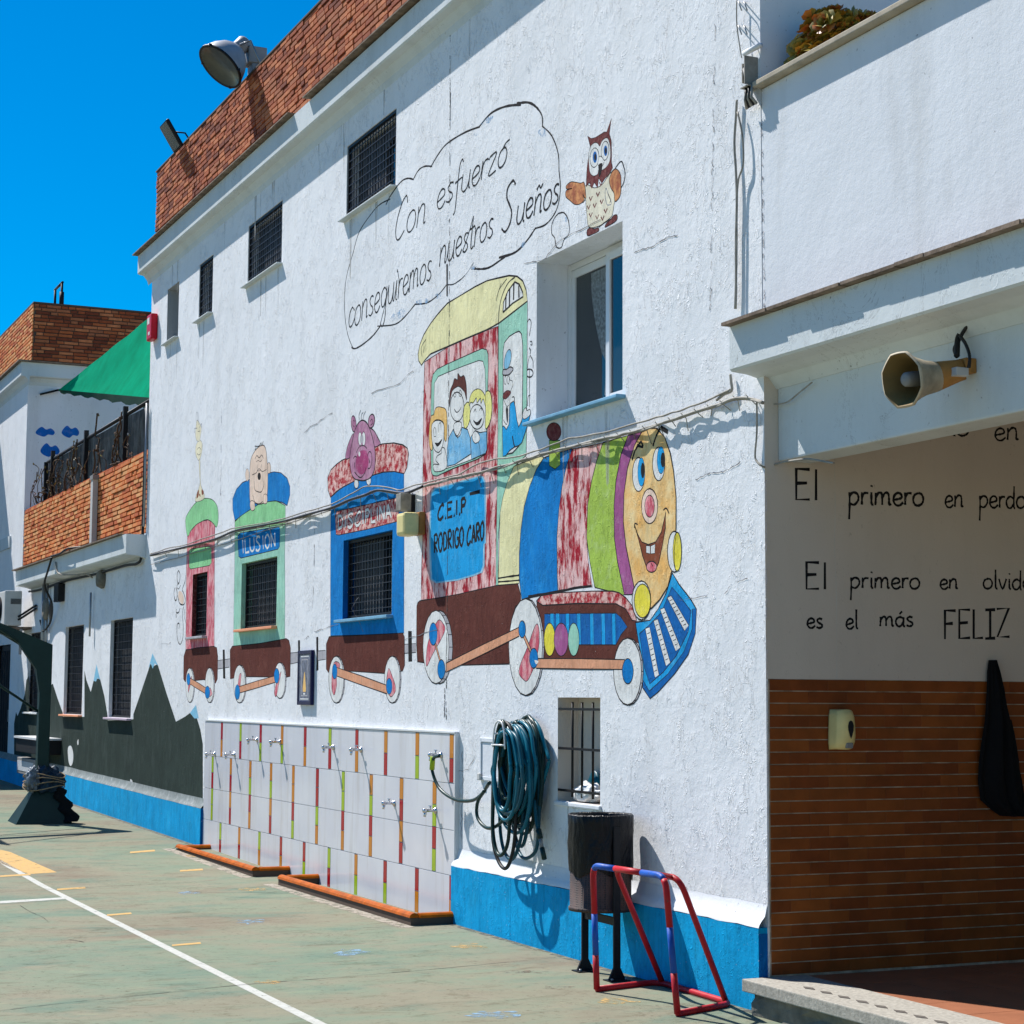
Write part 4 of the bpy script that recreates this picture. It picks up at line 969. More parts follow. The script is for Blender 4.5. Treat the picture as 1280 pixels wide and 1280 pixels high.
P.fill("833,696 862,696 865,940 836,942", 'black', smooth=False); P.fill("104,745 112,745 112,860 110,1012 98,1014 100,930 105,860", 'black', smooth=False)
wheel(P, 258, 1085, 60, 188, .16, "240,950 290,965 262,1040 262,1130 240,1210 220,1120"); wheel(P, 706, 1085, 62, 188, .16, "675,1000 700,1040 735,1150 720,1200 690,1220 660,1140")
P.rod(262, 1022, 665, 1165, 34); P.ell(246, 1020, 20, 60, 'pblue', .006).ell(682, 1138, 24, 64, 'pblue', .006); P.done()
Q = Paint('painted_lettering', P.obj, .005); Q.K(380, 500, 7.111); lettering(Q, 'DISCIPLINA', 300, 1152, 780, 1045, 60, .024, 'pwhite', slant=-.02, halo='pmaroon', hw=1.7); Q.done()
Q = Paint('painted_hippo', school, .006); Q.K(380, 500, 7.111)
Q.fill("370,520 380,440 410,350 445,300 470,400 415,505", 'ppurplel', line=.008); Q.fill("570,250 620,270 660,340 678,392 620,415 590,330", 'ppurplel', line=.010)
Q.ell(442, 212, 22, 72, 'ppurplel', .010, rot=-4).ell(600, 188, 28, 62, 'ppurplel', .012, rot=8); Q.stroke("452,190 440,180 435,220 448,240", .007).stroke("590,190 605,170 612,205 592,225", .008)
Q.ell(466, 745, 20, 42, 'pwhite', .009).ell(576, 715, 20, 44, 'pwhite', .009)
Q.fill("520,180 560,205 590,270 618,370 634,480 630,600 600,680 550,712 500,715 440,690 412,600 410,490 430,370 450,280 480,210", 'ppurplel', line=.012)
Q.fill("510,450 560,460 575,560 545,640 500,660 462,600 470,500", 'pmagenta'); Q.ell(493, 480, 9, 22, 'pwhite', 0)
Q.ell(499, 345, 15, 60, 'pwhite', .006).ell(531, 345, 15, 62, 'pwhite', .006).ell(508, 350, 8, 38, 'pgrey', 0).ell(522, 350, 8, 38, 'pgrey', 0)
Q.stroke("465,470 490,420 530,405 560,430", .009).stroke("440,520 455,500 470,510", .009).stroke("450,555 448,600", .012).stroke("565,500 580,460 600,475 605,540 590,600 570,610", .010).stroke("578,520 585,560", .012).stroke("450,640 500,690 540,650 548,600", .010)
for d in ("492,180 490,130 505,90", "510,180 512,130 528,110", "525,180 530,140 548,100"): Q.stroke(d, .007)
Q.done()

# --- locomotive ------------------------------------------------------------------------------
P = Paint('painted_locomotive', school, label='large painted locomotive with smiling face and school name')
E_ = lambda s_: P.K(510, 330, 7.111).pp(s_)
F_ = lambda s_: P.K(510, 500, 7.111).pp(s_)
G_ = lambda s_: P.K(510, 680, 6.4).pp(s_)
H_ = lambda s_: P.K(640, 520, 4.923).pp(s_)
I_ = lambda s_: P.K(640, 680, 4.923).pp(s_)
ST = dict(smooth=False, raw=True)
P.fill(G_("70,500 78,470 95,455 250,428 400,400 550,368 703,333 880,318 900,400 905,470 860,500 830,600 808,750 810,960 600,965 430,970 200,960 75,942 68,800"), 'pbrown', line=.009, **ST)
P.fill(I_("150,350 640,350 700,380 745,440 770,480 768,560 800,620 700,580 640,680 640,712 170,712"), 'pbrown', **ST)
P.fill(E_("805,530 930,430 1062,330")+F_("1056,0 1052,430 1052,490 1000,540 940,600 880,740 840,880 820,1000 800,1270")+G_("722,325 703,330 705,0")+F_("785,1270 795,600 802,0"), 'pteal', line=.008, **ST)
P.fill(E_("148,870 350,742 500,675 700,590 802,552")+F_("802,0 795,600 785,1270")+G_("703,333 550,368 400,402 250,430 105,450 108,200")+F_("128,1270 132,600 138,0"), 'pred', line=.007, **ST)
P.fill(E_("120,900 95,860 90,800 105,720 140,630 200,530 270,440 350,350 450,290 600,200 700,150 800,125 900,103 970,110 1020,150 1050,230 1062,330 940,425 810,525 700,585 500,670 350,735 200,800 150,855"), 'pcream', line=.012, **ST)
P.fill(F_("940,590 1010,560 1100,530 1180,500")+H_("195,258 150,330 110,430 75,560 55,700 45,850 47,1000")+G_("890,258 888,315 722,328")+F_("815,1180 820,1000 840,880 880,740"), 'pcream', line=.006, **ST)
P.K(510, 680, 6.4).stroke("722,275 800,262 888,250", .014).stroke("722,303 800,298 888,290", .012)
P.K(640, 520, 4.923)
P.fill("195,258 280,225 370,200 335,310 310,430 290,570 277,750 278,900 282,1085 150,1102 60,1130 45,1000 45,850 55,700 75,560 110,430 150,330", 'pblue', smooth=False, line=.010)
P.fill("370,203 460,188 560,165 520,280 490,400 468,550 460,750 470,900 495,1052 400,1062 288,1085 280,1000 277,750 290,570 310,430 335,310", 'pred', smooth=False, line=.006)
P.fill("560,165 640,140 715,120 670,240 640,400 628,550 630,750 650,900 692,1095 680,1105 600,1078 510,1055 480,900 460,750 466,550 490,400 520,280", 'pgreen', smooth=False, line=.008)
P.fill("715,120 800,95 755,180 712,320 690,480 685,650 702,800 732,950 752,1050 740,1098 692,1100 650,900 630,750 628,550 640,400 670,240", 'ppurple', smooth=False, line=.009)
P.K(640, 680, 4.923)
P.fill("150,352 180,318 280,300 500,290 620,290 660,300 700,330 740,380 768,470 740,470 700,400 640,368 400,366 190,378", 'predh', smooth=False, line=.009)
P.stroke("100,322 280,292 400,268 490,258", .014).stroke("60,345 180,315 300,298", .010)
P.fill("200,430 640,425 670,450 710,510 670,560 640,620 415,620 200,600", 'pblued', smooth=False, line=.006)
for x in (235, 270, 330, 400, 480, 550, 615): P.fill([(x, 428), (x+22, 428), (x+25, 618), (x+3, 618)], 'pbluel', smooth=False, line=.004)
for x, m in ((232, 'pyellow'), (303, 'ppurple'), (380, 'pteal')): P.ell(x, 588, 34 if m != 'ppurple' else 44, 102, m, .007)
P.fill("760,482 850,470 900,400 950,300 988,180 1030,250 1100,340 1135,400 1125,550 1085,680 1000,800 900,910 850,952 805,885 800,700 778,600", 'pbluel', smooth=False, line=.009)
P.fill("805,835 845,905 960,800 1060,660 1110,520 1110,400 1135,400 1128,550 1085,680 1000,800 900,910 850,952 805,885", 'pblued', smooth=False, line=.006)
P.fill("785,552 850,495 920,420 985,265 1040,330 1102,412 1085,540 1010,690 930,790 848,860 815,760", 'pblued', smooth=False, line=.006)
for d in ("820,520 848,512 905,805 880,822", "872,472 898,462 975,728 948,752", "912,402 938,392 1037,636 1008,660", "955,330 980,318 1088,500 1062,535"): P.fill(d, 'pwhite', smooth=False, line=.005)
for (xa, ya), (xb, yb) in (((834, 516), (892, 812)), ((885, 467), (961, 740)), ((925, 397), (1022, 645)), ((967, 324), (1075, 517))):
    for k in range(1, 9): P.stroke([(xa+(xb-xa)*k/9-9, ya+(yb-ya)*k/9+5), (xa+(xb-xa)*k/9+9, ya+(yb-ya)*k/9-4)], .005, smooth=False)
P.K(640, 520, 4.923).fill("230,150 295,150 297,300 265,327 230,305", 'pgreen', line=.006, smooth=False); P.ell(258, 97, 45, 56, 'pmaroon', .006)
P.K(510, 330, 7.111).stroke("805,520 812,400 838,280 890,170 950,118", .010).stroke("785,330 810,230 880,130", .006).stroke("125,820 120,740 160,670", .007).stroke("140,790 145,730", .006).stroke("790,290 830,170", .006)
P.done()
LOCO = P.obj
# lunette and cab windows
P = Paint('painted_cab_window', LOCO, .009); P.parent = LOCO
P.K(510, 330, 7.111).fill("845,430 850,340 890,240 950,160 990,180 1020,250 1024,290 930,350", 'pwhite', smooth=False, line=.014)
for d in ("870,410 872,290 880,265", "902,385 905,225 912,215", "940,320 942,180 950,170", "988,300 985,190 995,195"): P.stroke(d, .022, smooth=False)
P.fill(E_("205,1270 210,1050 225,980 260,935 350,890 550,800 660,752 700,762 712,800 714,900")+F_("706,100 702,440 690,480 620,525 400,610 260,675 225,672 208,640 203,300"), 'pteal', line=.008, **ST)
P.fill(E_("230,1270 236,1060 270,1000 350,965 500,905 630,858 668,865 685,930 690,1050")+F_("698,240 698,440 600,518 400,592 240,640 224,605 226,200"), 'pwhite', line=.007, **ST)
P.fill(E_("846,1270 846,780 858,700 900,645 960,608 990,598 1010,622 1020,720 1022,900")+F_("1018,0 1018,150 1012,300 985,410 930,470 880,482 846,490 840,200"), 'pwhite', line=.009, **ST)
P.done()
P = Paint('painted_conductor', LOCO, .011)
P.K(510, 500, 7.111)
P.fill("840,240 852,230 875,262 900,215 905,60 912,30 940,10 955,60 970,180 985,240 1010,190 1020,150 1060,120 1088,130 1070,200 1048,275 1012,380 985,405 945,420 905,450 870,495 845,500", 'pbluel', smooth=False, line=.009)
P.stroke("930,320 940,380 950,420", .016).stroke("850,180 880,215 890,80", .007).fill("872,80 888,70 890,180 880,195", 'black')
P.fill("1020,150 1030,90 1050,70 1058,95 1085,85 1088,130 1040,170", 'pwhite', line=.006)
P.K(510, 330, 7.111).fill("850,985 848,1200 880,1270 905,1250 912,1130 935,1080 930,1040 905,1030 905,985", 'pwhite', line=.006, smooth=False)
P.ell(888, 850, 28, 92, 'pbluep', .007, rot=10); P.fill("845,985 848,940 880,935 910,915 935,928 930,950 895,985", 'pgrey', line=.010)
P.ell(866, 1035, 9, 36, 'pwhite', .006).ell(893, 1030, 9, 36, 'pwhite', .006); P.fill("845,1190 850,1155 880,1125 915,1135 905,1165 870,1200", 'pmaroon', line=.005); P.stroke("925,1185 945,1185 950,1250", .009); P.done()
P = Paint('painted_child', LOCO, .0125, label='blond painted child at the cab window'); P.K(510, 500, 7.111)
P.fill("225,600 235,570 280,575 250,540 260,500 300,470 300,430 330,440 345,600 250,638", 'pwhite', line=.007)
P.fill("195,420 188,300 205,150 230,130 250,70 300,65 345,110 345,345 325,345 320,210 270,175 225,200 215,300 218,440", 'phair', line=.007)
P.fill("218,210 270,180 318,212 322,300 315,380 290,450 265,465 235,440 218,380 212,300", 'pwhite', line=.008)
P.stroke("232,320 230,260 245,250 250,320 232,325", .006).stroke("275,290 275,220 292,205 295,270", .006); P.fill("240,380 270,380 305,345 290,390 262,415", 'black'); P.done()
P = Paint('painted_child', LOCO, .0125, label='brown-haired painted child in a blue jersey at the cab window'); P.K(510, 500, 7.111)
P.fill("350,430 365,330 405,260 420,300 445,340 475,240 530,262 555,340 560,480 420,572 350,590", 'pbluem', smooth=False, line=.008)
P.fill("412,210 415,290 440,330 470,300 475,200", 'pwhite', line=.007)
P.ell(438, 60, 62, 130, 'pwhite', .009); P.fill("368,60 370,-30 378,-90 400,-140 415,-190 440,-180 445,-235 470,-205 500,-215 520,-130 522,0 508,-60 490,-90 455,-120 425,-110 395,-80 380,-20", 'pbrown', line=.007)
P.stroke("405,-40 415,-68 428,-40 418,-25 405,-40", .006).stroke("455,-50 465,-90 480,-55 465,-30 455,-50", .006).stroke("412,80 435,110 465,85 472,60", .008).stroke("405,270 440,320 475,255", .009); P.done()
P = Paint('painted_child', LOCO, .0125, label='painted girl with yellow pigtails at the cab window'); P.K(510, 500, 7.111)
P.fill("560,330 600,270 640,290 700,280 702,440 690,475 565,530", 'pbluem', smooth=False, line=.008)
P.fill("575,310 600,275 635,310 638,360 600,385 575,350", 'pwhite', line=.007); P.stroke("625,370 640,420 645,490", .006)
P.fill("548,40 530,20 500,60 492,150 500,240 520,250 545,200 555,130", 'pyellowl', line=.008); P.fill("688,240 705,248 735,180 748,60 735,-60 705,-80 688,-40 692,100", 'pyellowl', line=.008)
P.ell(615, 150, 64, 110, 'pwhite', .009); P.fill("545,50 552,-20 575,-70 615,-98 655,-85 688,-30 692,60 670,-10 650,30 645,-15 615,25 610,-20 580,25 560,20", 'pyellowl', line=.007)
P.stroke("585,110 600,80 608,110", .008).stroke("635,95 650,70 660,95", .008); P.fill("582,180 615,200 658,160 640,210 610,222", 'black', line=.005); P.done()
P = Paint('painted_name_panel', LOCO, .009)
P.fill(F_("198,900 205,830 232,785 400,738 640,672 670,680 690,725 695,1000 694,1270")+G_("615,0 613,175 595,228 530,255 400,292 225,315 182,285 175,150")+F_("190,1270 194,1050"), 'pbluep', **ST)
P.fill(F_("208,905 215,838 240,796 400,750 632,688 660,694 678,730 683,1000 683,1270")+G_("603,0 600,170 585,218 525,243 400,280 228,303 194,278 188,150")+F_("203,1270 206,1050"), 'pbluel', **ST)
P.K(510, 500, 7.111).fill("548,822 640,796 640,832 550,850", 'black', smooth=False)
P.done()
Q = Paint('painted_lettering', P.obj, .011); Q.K(510, 500, 7.111)
lettering(Q, 'C.E.I.P', 262, 1068, 520, 998, 66, .027, 'black')
lettering(Q, 'RODRIGO', 230, 1362, 500, 1290, 82, .025, 'black'); lettering(Q, 'CARO', 522, 1288, 682, 1238, 80, .025, 'black'); Q.done()
P = Paint('painted_face', LOCO, .010); P.K(640, 520, 4.923)
P.fill("800,97 850,75 890,75 940,130 975,230 995,340 1010,500 1010,680 1000,850 985,950 960,1050 910,1130 860,1182 800,1200 752,1050 732,950 702,800 686,650 690,480 712,320 755,180", 'porange', smooth=False, line=.010)
P.ell(780, 360, 38, 105, 'pwhite', .008).ell(904, 295, 38, 104, 'pwhite', .008); P.ell(797, 345, 22, 88, 'pbluel', .004).ell(918, 272, 24, 84, 'pbluel', .004); P.ell(806, 335, 12, 48, 'black', 0).ell(930, 270, 14, 46, 'black', 0)
P.ell(848, 555, 50, 108, 'pskin', .008).ell(848, 555, 30, 68, 'ppink', .006)
P.stroke("740,272 760,210 795,155", .016).stroke("795,155 806,190 770,180", .018).stroke("868,185 890,120 915,70", .018).stroke("915,70 960,98", .024)
P.fill("757,675 775,730 800,775 840,792 885,775 920,715 948,590 945,690 930,780 905,900 885,945 860,962 830,935 805,860 780,760", 'pbrown2', smooth=False, line=.008)
P.stroke("755,690 757,662 775,668", .010).stroke("932,580 950,568 968,600", .010); P.fill("827,797 851,800 851,848 827,842", 'pwhite', smooth=False, line=.005); P.fill("855,799 882,788 880,845 855,848", 'pwhite', smooth=False, line=.005)
P.ell(860, 928, 32, 34, 'ppink', .008); P.stroke("858,905 868,925", .007)
P.ell(1000, 835, 42, 126, 'pwhite', .009).ell(1018, 835, 26, 120, 'pyellow', .007); P.stroke("1012,720 1000,835 1006,950", .006)
P.ell(798, 1135, 58, 120, 'pwhite', .009).ell(804, 1138, 50, 104, 'pyellow', .007); P.done()
P = Paint('painted_wheel', LOCO, .010, label='rear painted locomotive wheel'); P.K(510, 680, 6.4)
wheel(P, 225, 825, 104, 294, .28, "240,612 285,640 297,690 262,770 228,830 190,900 150,980 148,880 170,760"); P.rod(215, 780, 262, 950, 20); P.done()
P = Paint('painted_wheel', LOCO, .010, label='middle painted locomotive wheel'); P.K(510, 680, 6.4)
wheel(P, 942, 825, 135, 388, .10, "1032,638 1050,690 1048,820 1010,980 960,1090 925,1085 888,1030 905,950 960,820 1000,700"); P.rod(922, 720, 990, 870, 22); P.done()
P = Paint('painted_wheel', LOCO, .010, label='front painted locomotive wheel'); P.K(640, 680, 4.923)
wheel(P, 712, 785, 86, 206, .13); P.done()
P = Paint('painted_rod', LOCO, .0135); P.K(510, 680, 6.4)
P.rod(305, 990, 890, 702, 36); P.ell(203, 720, 32, 90, 'pblue', .007).ell(268, 1003, 30, 78, 'pblue', .007).ell(915, 682, 28, 68, 'pblue', .007)
P.K(640, 680, 4.923).rod(150, 735, 695, 742, 30); P.ell(135, 703, 26, 62, 'pblue', .007).ell(714, 783, 34, 78, 'pblue', .007); P.fill("140,715 165,722 150,740", 'pwhite'); P.done()
P = Paint('painted_lantern', school); P.K(510, 330, 7.111)
P.stroke("1035,470 1028,500 1040,530 1030,560", .014, 'grey_line').stroke("1060,520 1078,490 1095,520 1085,600 1080,640", .008).stroke("1085,690 1100,690 1103,720 1088,715", .008).stroke("1078,745 1090,770 1085,800", .010).stroke("1085,810 1110,860 1112,930", .008).stroke("1080,820 1068,870 1062,930", .006).ell(1080, 970, 32, 36, None, .011); P.stroke("1080,940 1080,1270", .006).stroke("1062,1260 1068,1180 1088,1165", .007).stroke("1080,1000 1082,1100", .006); P.done()
P = Paint('painted_carriage_coupling', school); P.K(200, 680, 6.4)
P.fill("1250,745 1266,742 1268,1010 1252,1015", 'black', smooth=False); P.done()

# --- mountains along the annex -------------------------------------------------------------
P = Paint('painted_mountains', annex); P.T = (0, 0, 1)
hl = [rect(w) for w in LOW[:2]]
def mtn(pts, holes=()):
    P.fill(pts, 'mountain', holes, smooth=False, raw=True)
mtn([(188, 830), (191.5, 833), (197, 830), (208, 866), (220, 902), (231, 896), (239, 890), (246, 897), (250.5, 912), (253.6, 930), (253.6, 1010), (253, 1012), (166.5, 988), (166.7, 893), (178, 860)])
mtn([(105.6, 838), (108, 850), (113.5, 865), (117.5, 849), (125, 848), (130.5, 870), (134.6, 895), (134.6, 980.5), (105.2, 974)])
mtn([(62, 858), (66, 854.5), (72, 873), (78.5, 891), (78.8, 968), (62, 964)])
mtn([(134.2, 901), (166.9, 899), (166.9, 988.2), (134.2, 980.2)]); mtn([(78.4, 896), (105.6, 896), (105.6, 974.2), (78.4, 967.9)])
mtn([(17.6, 905), (20, 890), (22, 895), (26, 885), (31, 868), (33, 850), (34, 893), (62, 893), (62, 964), (17.6, 955)]); mtn([(33, 850), (36, 845), (36, 893), (34, 893)])
P.fill([(185.5, 836), (190.7, 816.5), (197.5, 832), (193.5, 829), (191, 836), (188.5, 829)], 'snow', smooth=False, raw=True); P.fill([(117, 851), (120.7, 830.5), (125.2, 850), (122, 847), (120, 852)], 'snow', smooth=False, raw=True); P.fill([(237.5, 891), (245, 881), (248.5, 898), (243, 898)], 'snow', smooth=False, raw=True)
P.fill([(85, 935), (89, 932.5), (91.5, 942), (91, 953), (88, 957.5), (85.5, 950)], 'pwhite', raw=True); P.fill([(96.5, 927), (98, 924), (98.2, 930), (97, 931)], 'pwhite', raw=True); P.fill([(163, 974), (165.5, 976), (165, 980), (163, 979)], 'pwhite', raw=True)
for x, y in ((170, 915), (176, 895), (159, 974), (186, 972), (124, 935), (152, 912), (143, 905), (73, 930), (215, 960)): P.fill([(x, y-5), (x+.8, y), (x+.4, y+6), (x-.5, y+2)], 'pcap_', raw=True) if 'pcap_' in M else None
P.done()
# --- clouds on the rear building ------------------------------------------------------------
P = Paint('painted_clouds', rear, .003); P.mp = lambda a, b, o: S(a, b, XB)
M['cloudblue'] = paint('cloud_blue_paint', srgb(20, 95, 185), .4, .2)
def xb_fill(px, m):
    P.off += STEP; q = [S(a, b, XB) for a, b in [(v.x, v.y) for v in spline([Vector((a, b, 0)) for a, b in px], 4, True)]]
    tmp = MB(); sheet(tmp, [(p.y, p.z) for p in q], [], M[m], lambda a, b: (XB+P.off, a, b)); P.mb.add(tmp.v, tmp.f, M[m])
for cx, cy, rx, ry in ((56.5, 540, 12, 6.5), (88, 540, 11, 8), (62.5, 563, 12, 9)):
    xb_fill([(cx-rx, cy+1), (cx-rx*.8, cy-ry*.5), (cx-rx*.35, cy-ry), (cx+rx*.1, cy-ry*.5), (cx+rx*.6, cy-ry*.7), (cx+rx, cy), (cx+rx*.8, cy+ry*.6), (cx+rx*.3, cy+ry*.5), (cx-rx*.1, cy+ry*.9), (cx-rx*.7, cy+ry*.6)], 'cloudblue')
P.done()

# --- handwriting on the porch side wall ---------------------------------------------------------
wS = .0125; side = Vector((1, 0, 0))
for a in (('EI', 358, 590, 466, 592, 62, .017), ('primero', 575, 612, 882, 614, 50, .0145), ('en', 962, 620, 1040, 620, 46, wS), ('perdonar', 1098, 622, 1400, 624, 46, wS),
          ('EI', 400, 948, 500, 948, 54, .016), ('primero', 582, 945, 866, 947, 42, wS), ('en', 942, 947, 1018, 947, 38, wS), ('olvidar', 1114, 947, 1345, 949, 40, wS),
          ('es', 410, 1104, 478, 1104, 38, wS), ('el', 566, 1108, 618, 1104, 40, wS), ('más', 700, 1098, 840, 1098, 38, wS), ('FELJZ', 955, 1148, 1225, 1142, 58, .016),
          ('cio', 940, 333, 1062, 335, 42, wS), ('en', 1160, 352, 1262, 352, 48, wS)):
    word(porch, .003, (880, 440, 3.2), [a+(0,)], sidemap, side).done()
P = Paint('wall_crack', porch, .002, sidemap, Vector((1, 0, 0))); P.T = (0, 0, 1)
M['pale'] = flatm('pale_crack_filler', (.62, .58, .53, 1), .9)
P.stroke([(1043, 572), (1044, 640), (1043, 680), (1045.5, 745), (1046, 848)], .006, 'pale', raw=True, jit=.6); P.done()

# --- joints, cracks and stains on the plaster ----------------------------------------------------
M['stainline'] = flatm('crack_dirt', (.10, .09, .085, 1), .9, var=.6, scale=40)
M['softline'] = flatm('hairline_crack', (.20, .20, .22, 1), .9, var=.4, scale=40)  # dark grey for fine cracks and joints in the plaster
mb = MB(); rn = random.Random(2)
for (x0, x1, z0, z1) in UP+[NICHE]+[BIG]+[BAR]+[(-14.0, -13.0, 0, 0)][:0]:
    for k in range(3):
        a = x0+(x1-x0)*rn.uniform(0, .9); h = rn.uniform(.25, .6); w_ = rn.uniform(.03, .10)
        mb.add([(a, -.0012, z0-.03), (a+w_, -.0012, z0-.03), (a+w_*.6, -.0012, z0-.03-h), (a+w_*.35, -.0012, z0-.03-h*.96)], [(0, 3, 2, 1)], M['drip'])
for k in range(14):
    a = rn.uniform(-14, -.3); h = rn.uniform(.12, .5); w_ = rn.uniform(.03, .12); mb.add([(a, -.0012, 6.80), (a+w_, -.0012, 6.80), (a+w_*.6, -.0012, 6.8-h), (a+w_*.4, -.0012, 6.8-h)], [(0, 3, 2, 1)], M['drip'])
mb.build('drip_stains', school, kind='stuff')
P = Paint('wall_joint', school, .0155, kind='stuff'); P.T = (0, 0, 1)
rn = random.Random(11)
def dashed(x0, y0, x1, y1, w, m, segs, keep=.75, wob=.5):
    for i in range(segs):
        if rn.random() > keep: continue
        a, b = i/segs, (i+rn.uniform(.7, 1.15))/segs
        P.stroke([(x0+(x1-x0)*t+rn.uniform(-wob, wob)*.5, y0+(y1-y0)*t) for t in (a, (a+b)/2, min(b, 1))], w*rn.uniform(.5, 1.6), m, raw=True, jit=.5)
dashed(563, 20, 562, 350, .006, 'stainline', 60, .75); dashed(562, 350, 558, 900, .007, 'stainline', 70, .8)
P.stroke([(563, 115), (563, 130), (562.6, 150)], .014, 'stainline', raw=True, jit=.6); P.stroke([(559, 330), (559, 370)], .028, 'stainline', raw=True, jit=.5)
dashed(556, 860, 556, 898, .012, 'softline', 5, .9)
dashed(277, 510, 276, 620, .006, 'softline', 12, .6); dashed(394, 640, 391, 760, .006, 'stainline', 9, .7, 1)
dashed(952, 130, 957, 470, .005, 'softline', 60, .6, 1.2); dashed(894, 30, 888, 390, .004, 'softline', 34, .55, 2)
dashed(958, 600, 961, 1130, .005, 'softline', 40, .6, 1)
for pts in ([(782, 322), (800, 313), (815, 309), (835, 297), (850, 293)], [(380, 540), (410, 520), (450, 495), (500, 480), (520, 460)], [(505, 800), (540, 788), (600, 782)], [(200, 806), (225, 801), (240, 799)], [(300, 640), (300, 700), (296, 760)], [(905, 742), (920, 728), (940, 720)], [(570, 965), (585, 962), (600, 935)], [(655, 330), (680, 325), (700, 300), (760, 270)], [(380, 800), (390, 790), (408, 785), (425, 779)], [(870, 600), (885, 592), (905, 590), (930, 575)], [(850, 750), (880, 745), (905, 745)], [(455, 790), (440, 760), (452, 740)], [(578, 938), (579, 980), (577, 1030), (578, 1065)]):
    jp = []
    for (a, b), (c, d) in zip(pts, pts[1:]):
        for k in range(7): jp.append((a+(c-a)*k/7+rn.uniform(-1, 1), b+(d-b)*k/7+rn.uniform(-1.1, 1.1)))
    for k in range(0, len(jp)-3, 4):
        if rn.random() < .85: P.stroke(jp[k:k+5], .0045, 'softline', raw=True, smooth=False, jit=.8)
P.done()

# ================================================================== THINGS
# ---- tiled wash wall -------------------------------------------------------------------
YT = -.03; TX0, TX1 = -11.135, -4.155
wash = thing('wash_wall', 'white tiled wash wall with red, green and amber strips below the painted train', 'tiled wall', loc=(-7.6, 0, 0))
mb = MB(); mb.box((TX0, -.018, -.02), (TX1, 0, 1.386), M['tback']); mb.build('backing', wash)
mb = MB(); mb.box((TX0-.004, YT-.006, 1.3865), (TX1+.006, 0, 1.40), M['alu']); mb.box((TX1+.001, YT-.004, .0), (TX1+.012, 0, 1.386), M['alu']); mb.build('edge_trim', wash)
RZ = [1.384, 1.02, .679, .350, .0]; TC = dict(R='tred', O='torange', G='tgreen')
ROWS = [(0, 1, -10.47, ['RO', 'GR', 'RG', 'OG', 'RO', 'GR', 'RO', 'OR', 'OG', 'OR']),
        (1, 3, -10.80, ['GRGG', 'OROR', 'OGRO', 'OGOR', 'OORG', 'RRGO', 'GGRO', 'OGRO', 'OROR', 'OGRG']),
        (3, 4, -10.45, ['GR', 'OR', 'GO', 'RO', 'RG', 'GR', 'OG', 'RG', 'RO', 'RO'])]
for r0, r1, xf, cols in ROWS:
    js = [xf+.6945*i for i in range(10)]; sw = .070
    edges = [TX0]+[v for j in js for v in (j-sw/2-.004, j+sw/2+.004)]+[TX1]
    for i in range(0, len(edges), 2):
        a, b = edges[i]+.0015, edges[i+1]-.0015
        if b-a < .02: continue
        for r in range(r0, r1):
            t = MB(); dy = random.uniform(-.0006, .0006); t.box((a, YT+dy, RZ[r+1]+.002), (b, -.0179, RZ[r]-.002), M['tile'], ch=.0015); t.build('tile', wash)
    z0, z1 = RZ[r1]+.004, RZ[r0]-.004
    for j, c in zip(js, cols):
        n = len(c); h = (z1-z0)/n
        for k, ch in enumerate(c):
            t = MB(); t.box((j-sw/2, YT-.001, z1-h*(k+1)+.004), (j+sw/2, -.0179, z1-h*k-.004), M[TC[ch]]); t.build('colour_strip', wash)
# ---- basin kerbs --------------------------------------------------------------------------
def kerb(x0, x1, lab):
    t = thing('basin_kerb', lab, 'kerb', 'low kerbs at the foot of the wash wall', loc=((x0+x1)/2, -.2, 0)); yf = -.385; w = .06
    n = int((x1-x0)/.3); 
    mb = MB(); mb.box((x0, yf, -.02), (x1, yf+w, .068), M['kerbd']); mb.box((x0, yf+w, -.02), (x0+w, -.031, .068), M['kerbd']); mb.box((x1-w, yf+w, -.02), (x1, -.031, .068), M['kerbd']); mb.build('kerb_base', t)
    def cap(p0, p1):
        d = (p1-p0).normalized(); s = Vector((-d.y, d.x, 0)); prof = [(math.cos(q)*.040, .068+math.sin(q)*.034) for q in (0, .5, 1, 1.57, 2.1, 2.6, 3.14)]
        m = MB(); m.prism(prof, 0, (p1-p0).length, M['kerb'], lambda a, z, q: p0+d*q+s*a+Vector((0, 0, z))); m.build('kerb_tile', t)
    for i in range(n):
        a = x0+(x1-x0)*i/n; b = x0+(x1-x0)*(i+1)/n; cap(Vector((a+.002, yf+w/2, gz(a)*.2)), Vector((b-.002, yf+w/2, gz(a)*.2)))
    for x in (x0+w/2, x1-w/2):
        cap(Vector((x, yf+w+.01, 0)), Vector((x, -.19, 0))); cap(Vector((x, -.188, 0)), Vector((x, -.032, 0)))
    return t
kerb(-10.86, -8.07, 'glazed orange kerb at the left end of the tiled wash wall'); kerb(-7.29, -4.10, 'glazed orange kerb at the right end of the tiled wash wall, nearer the hose')
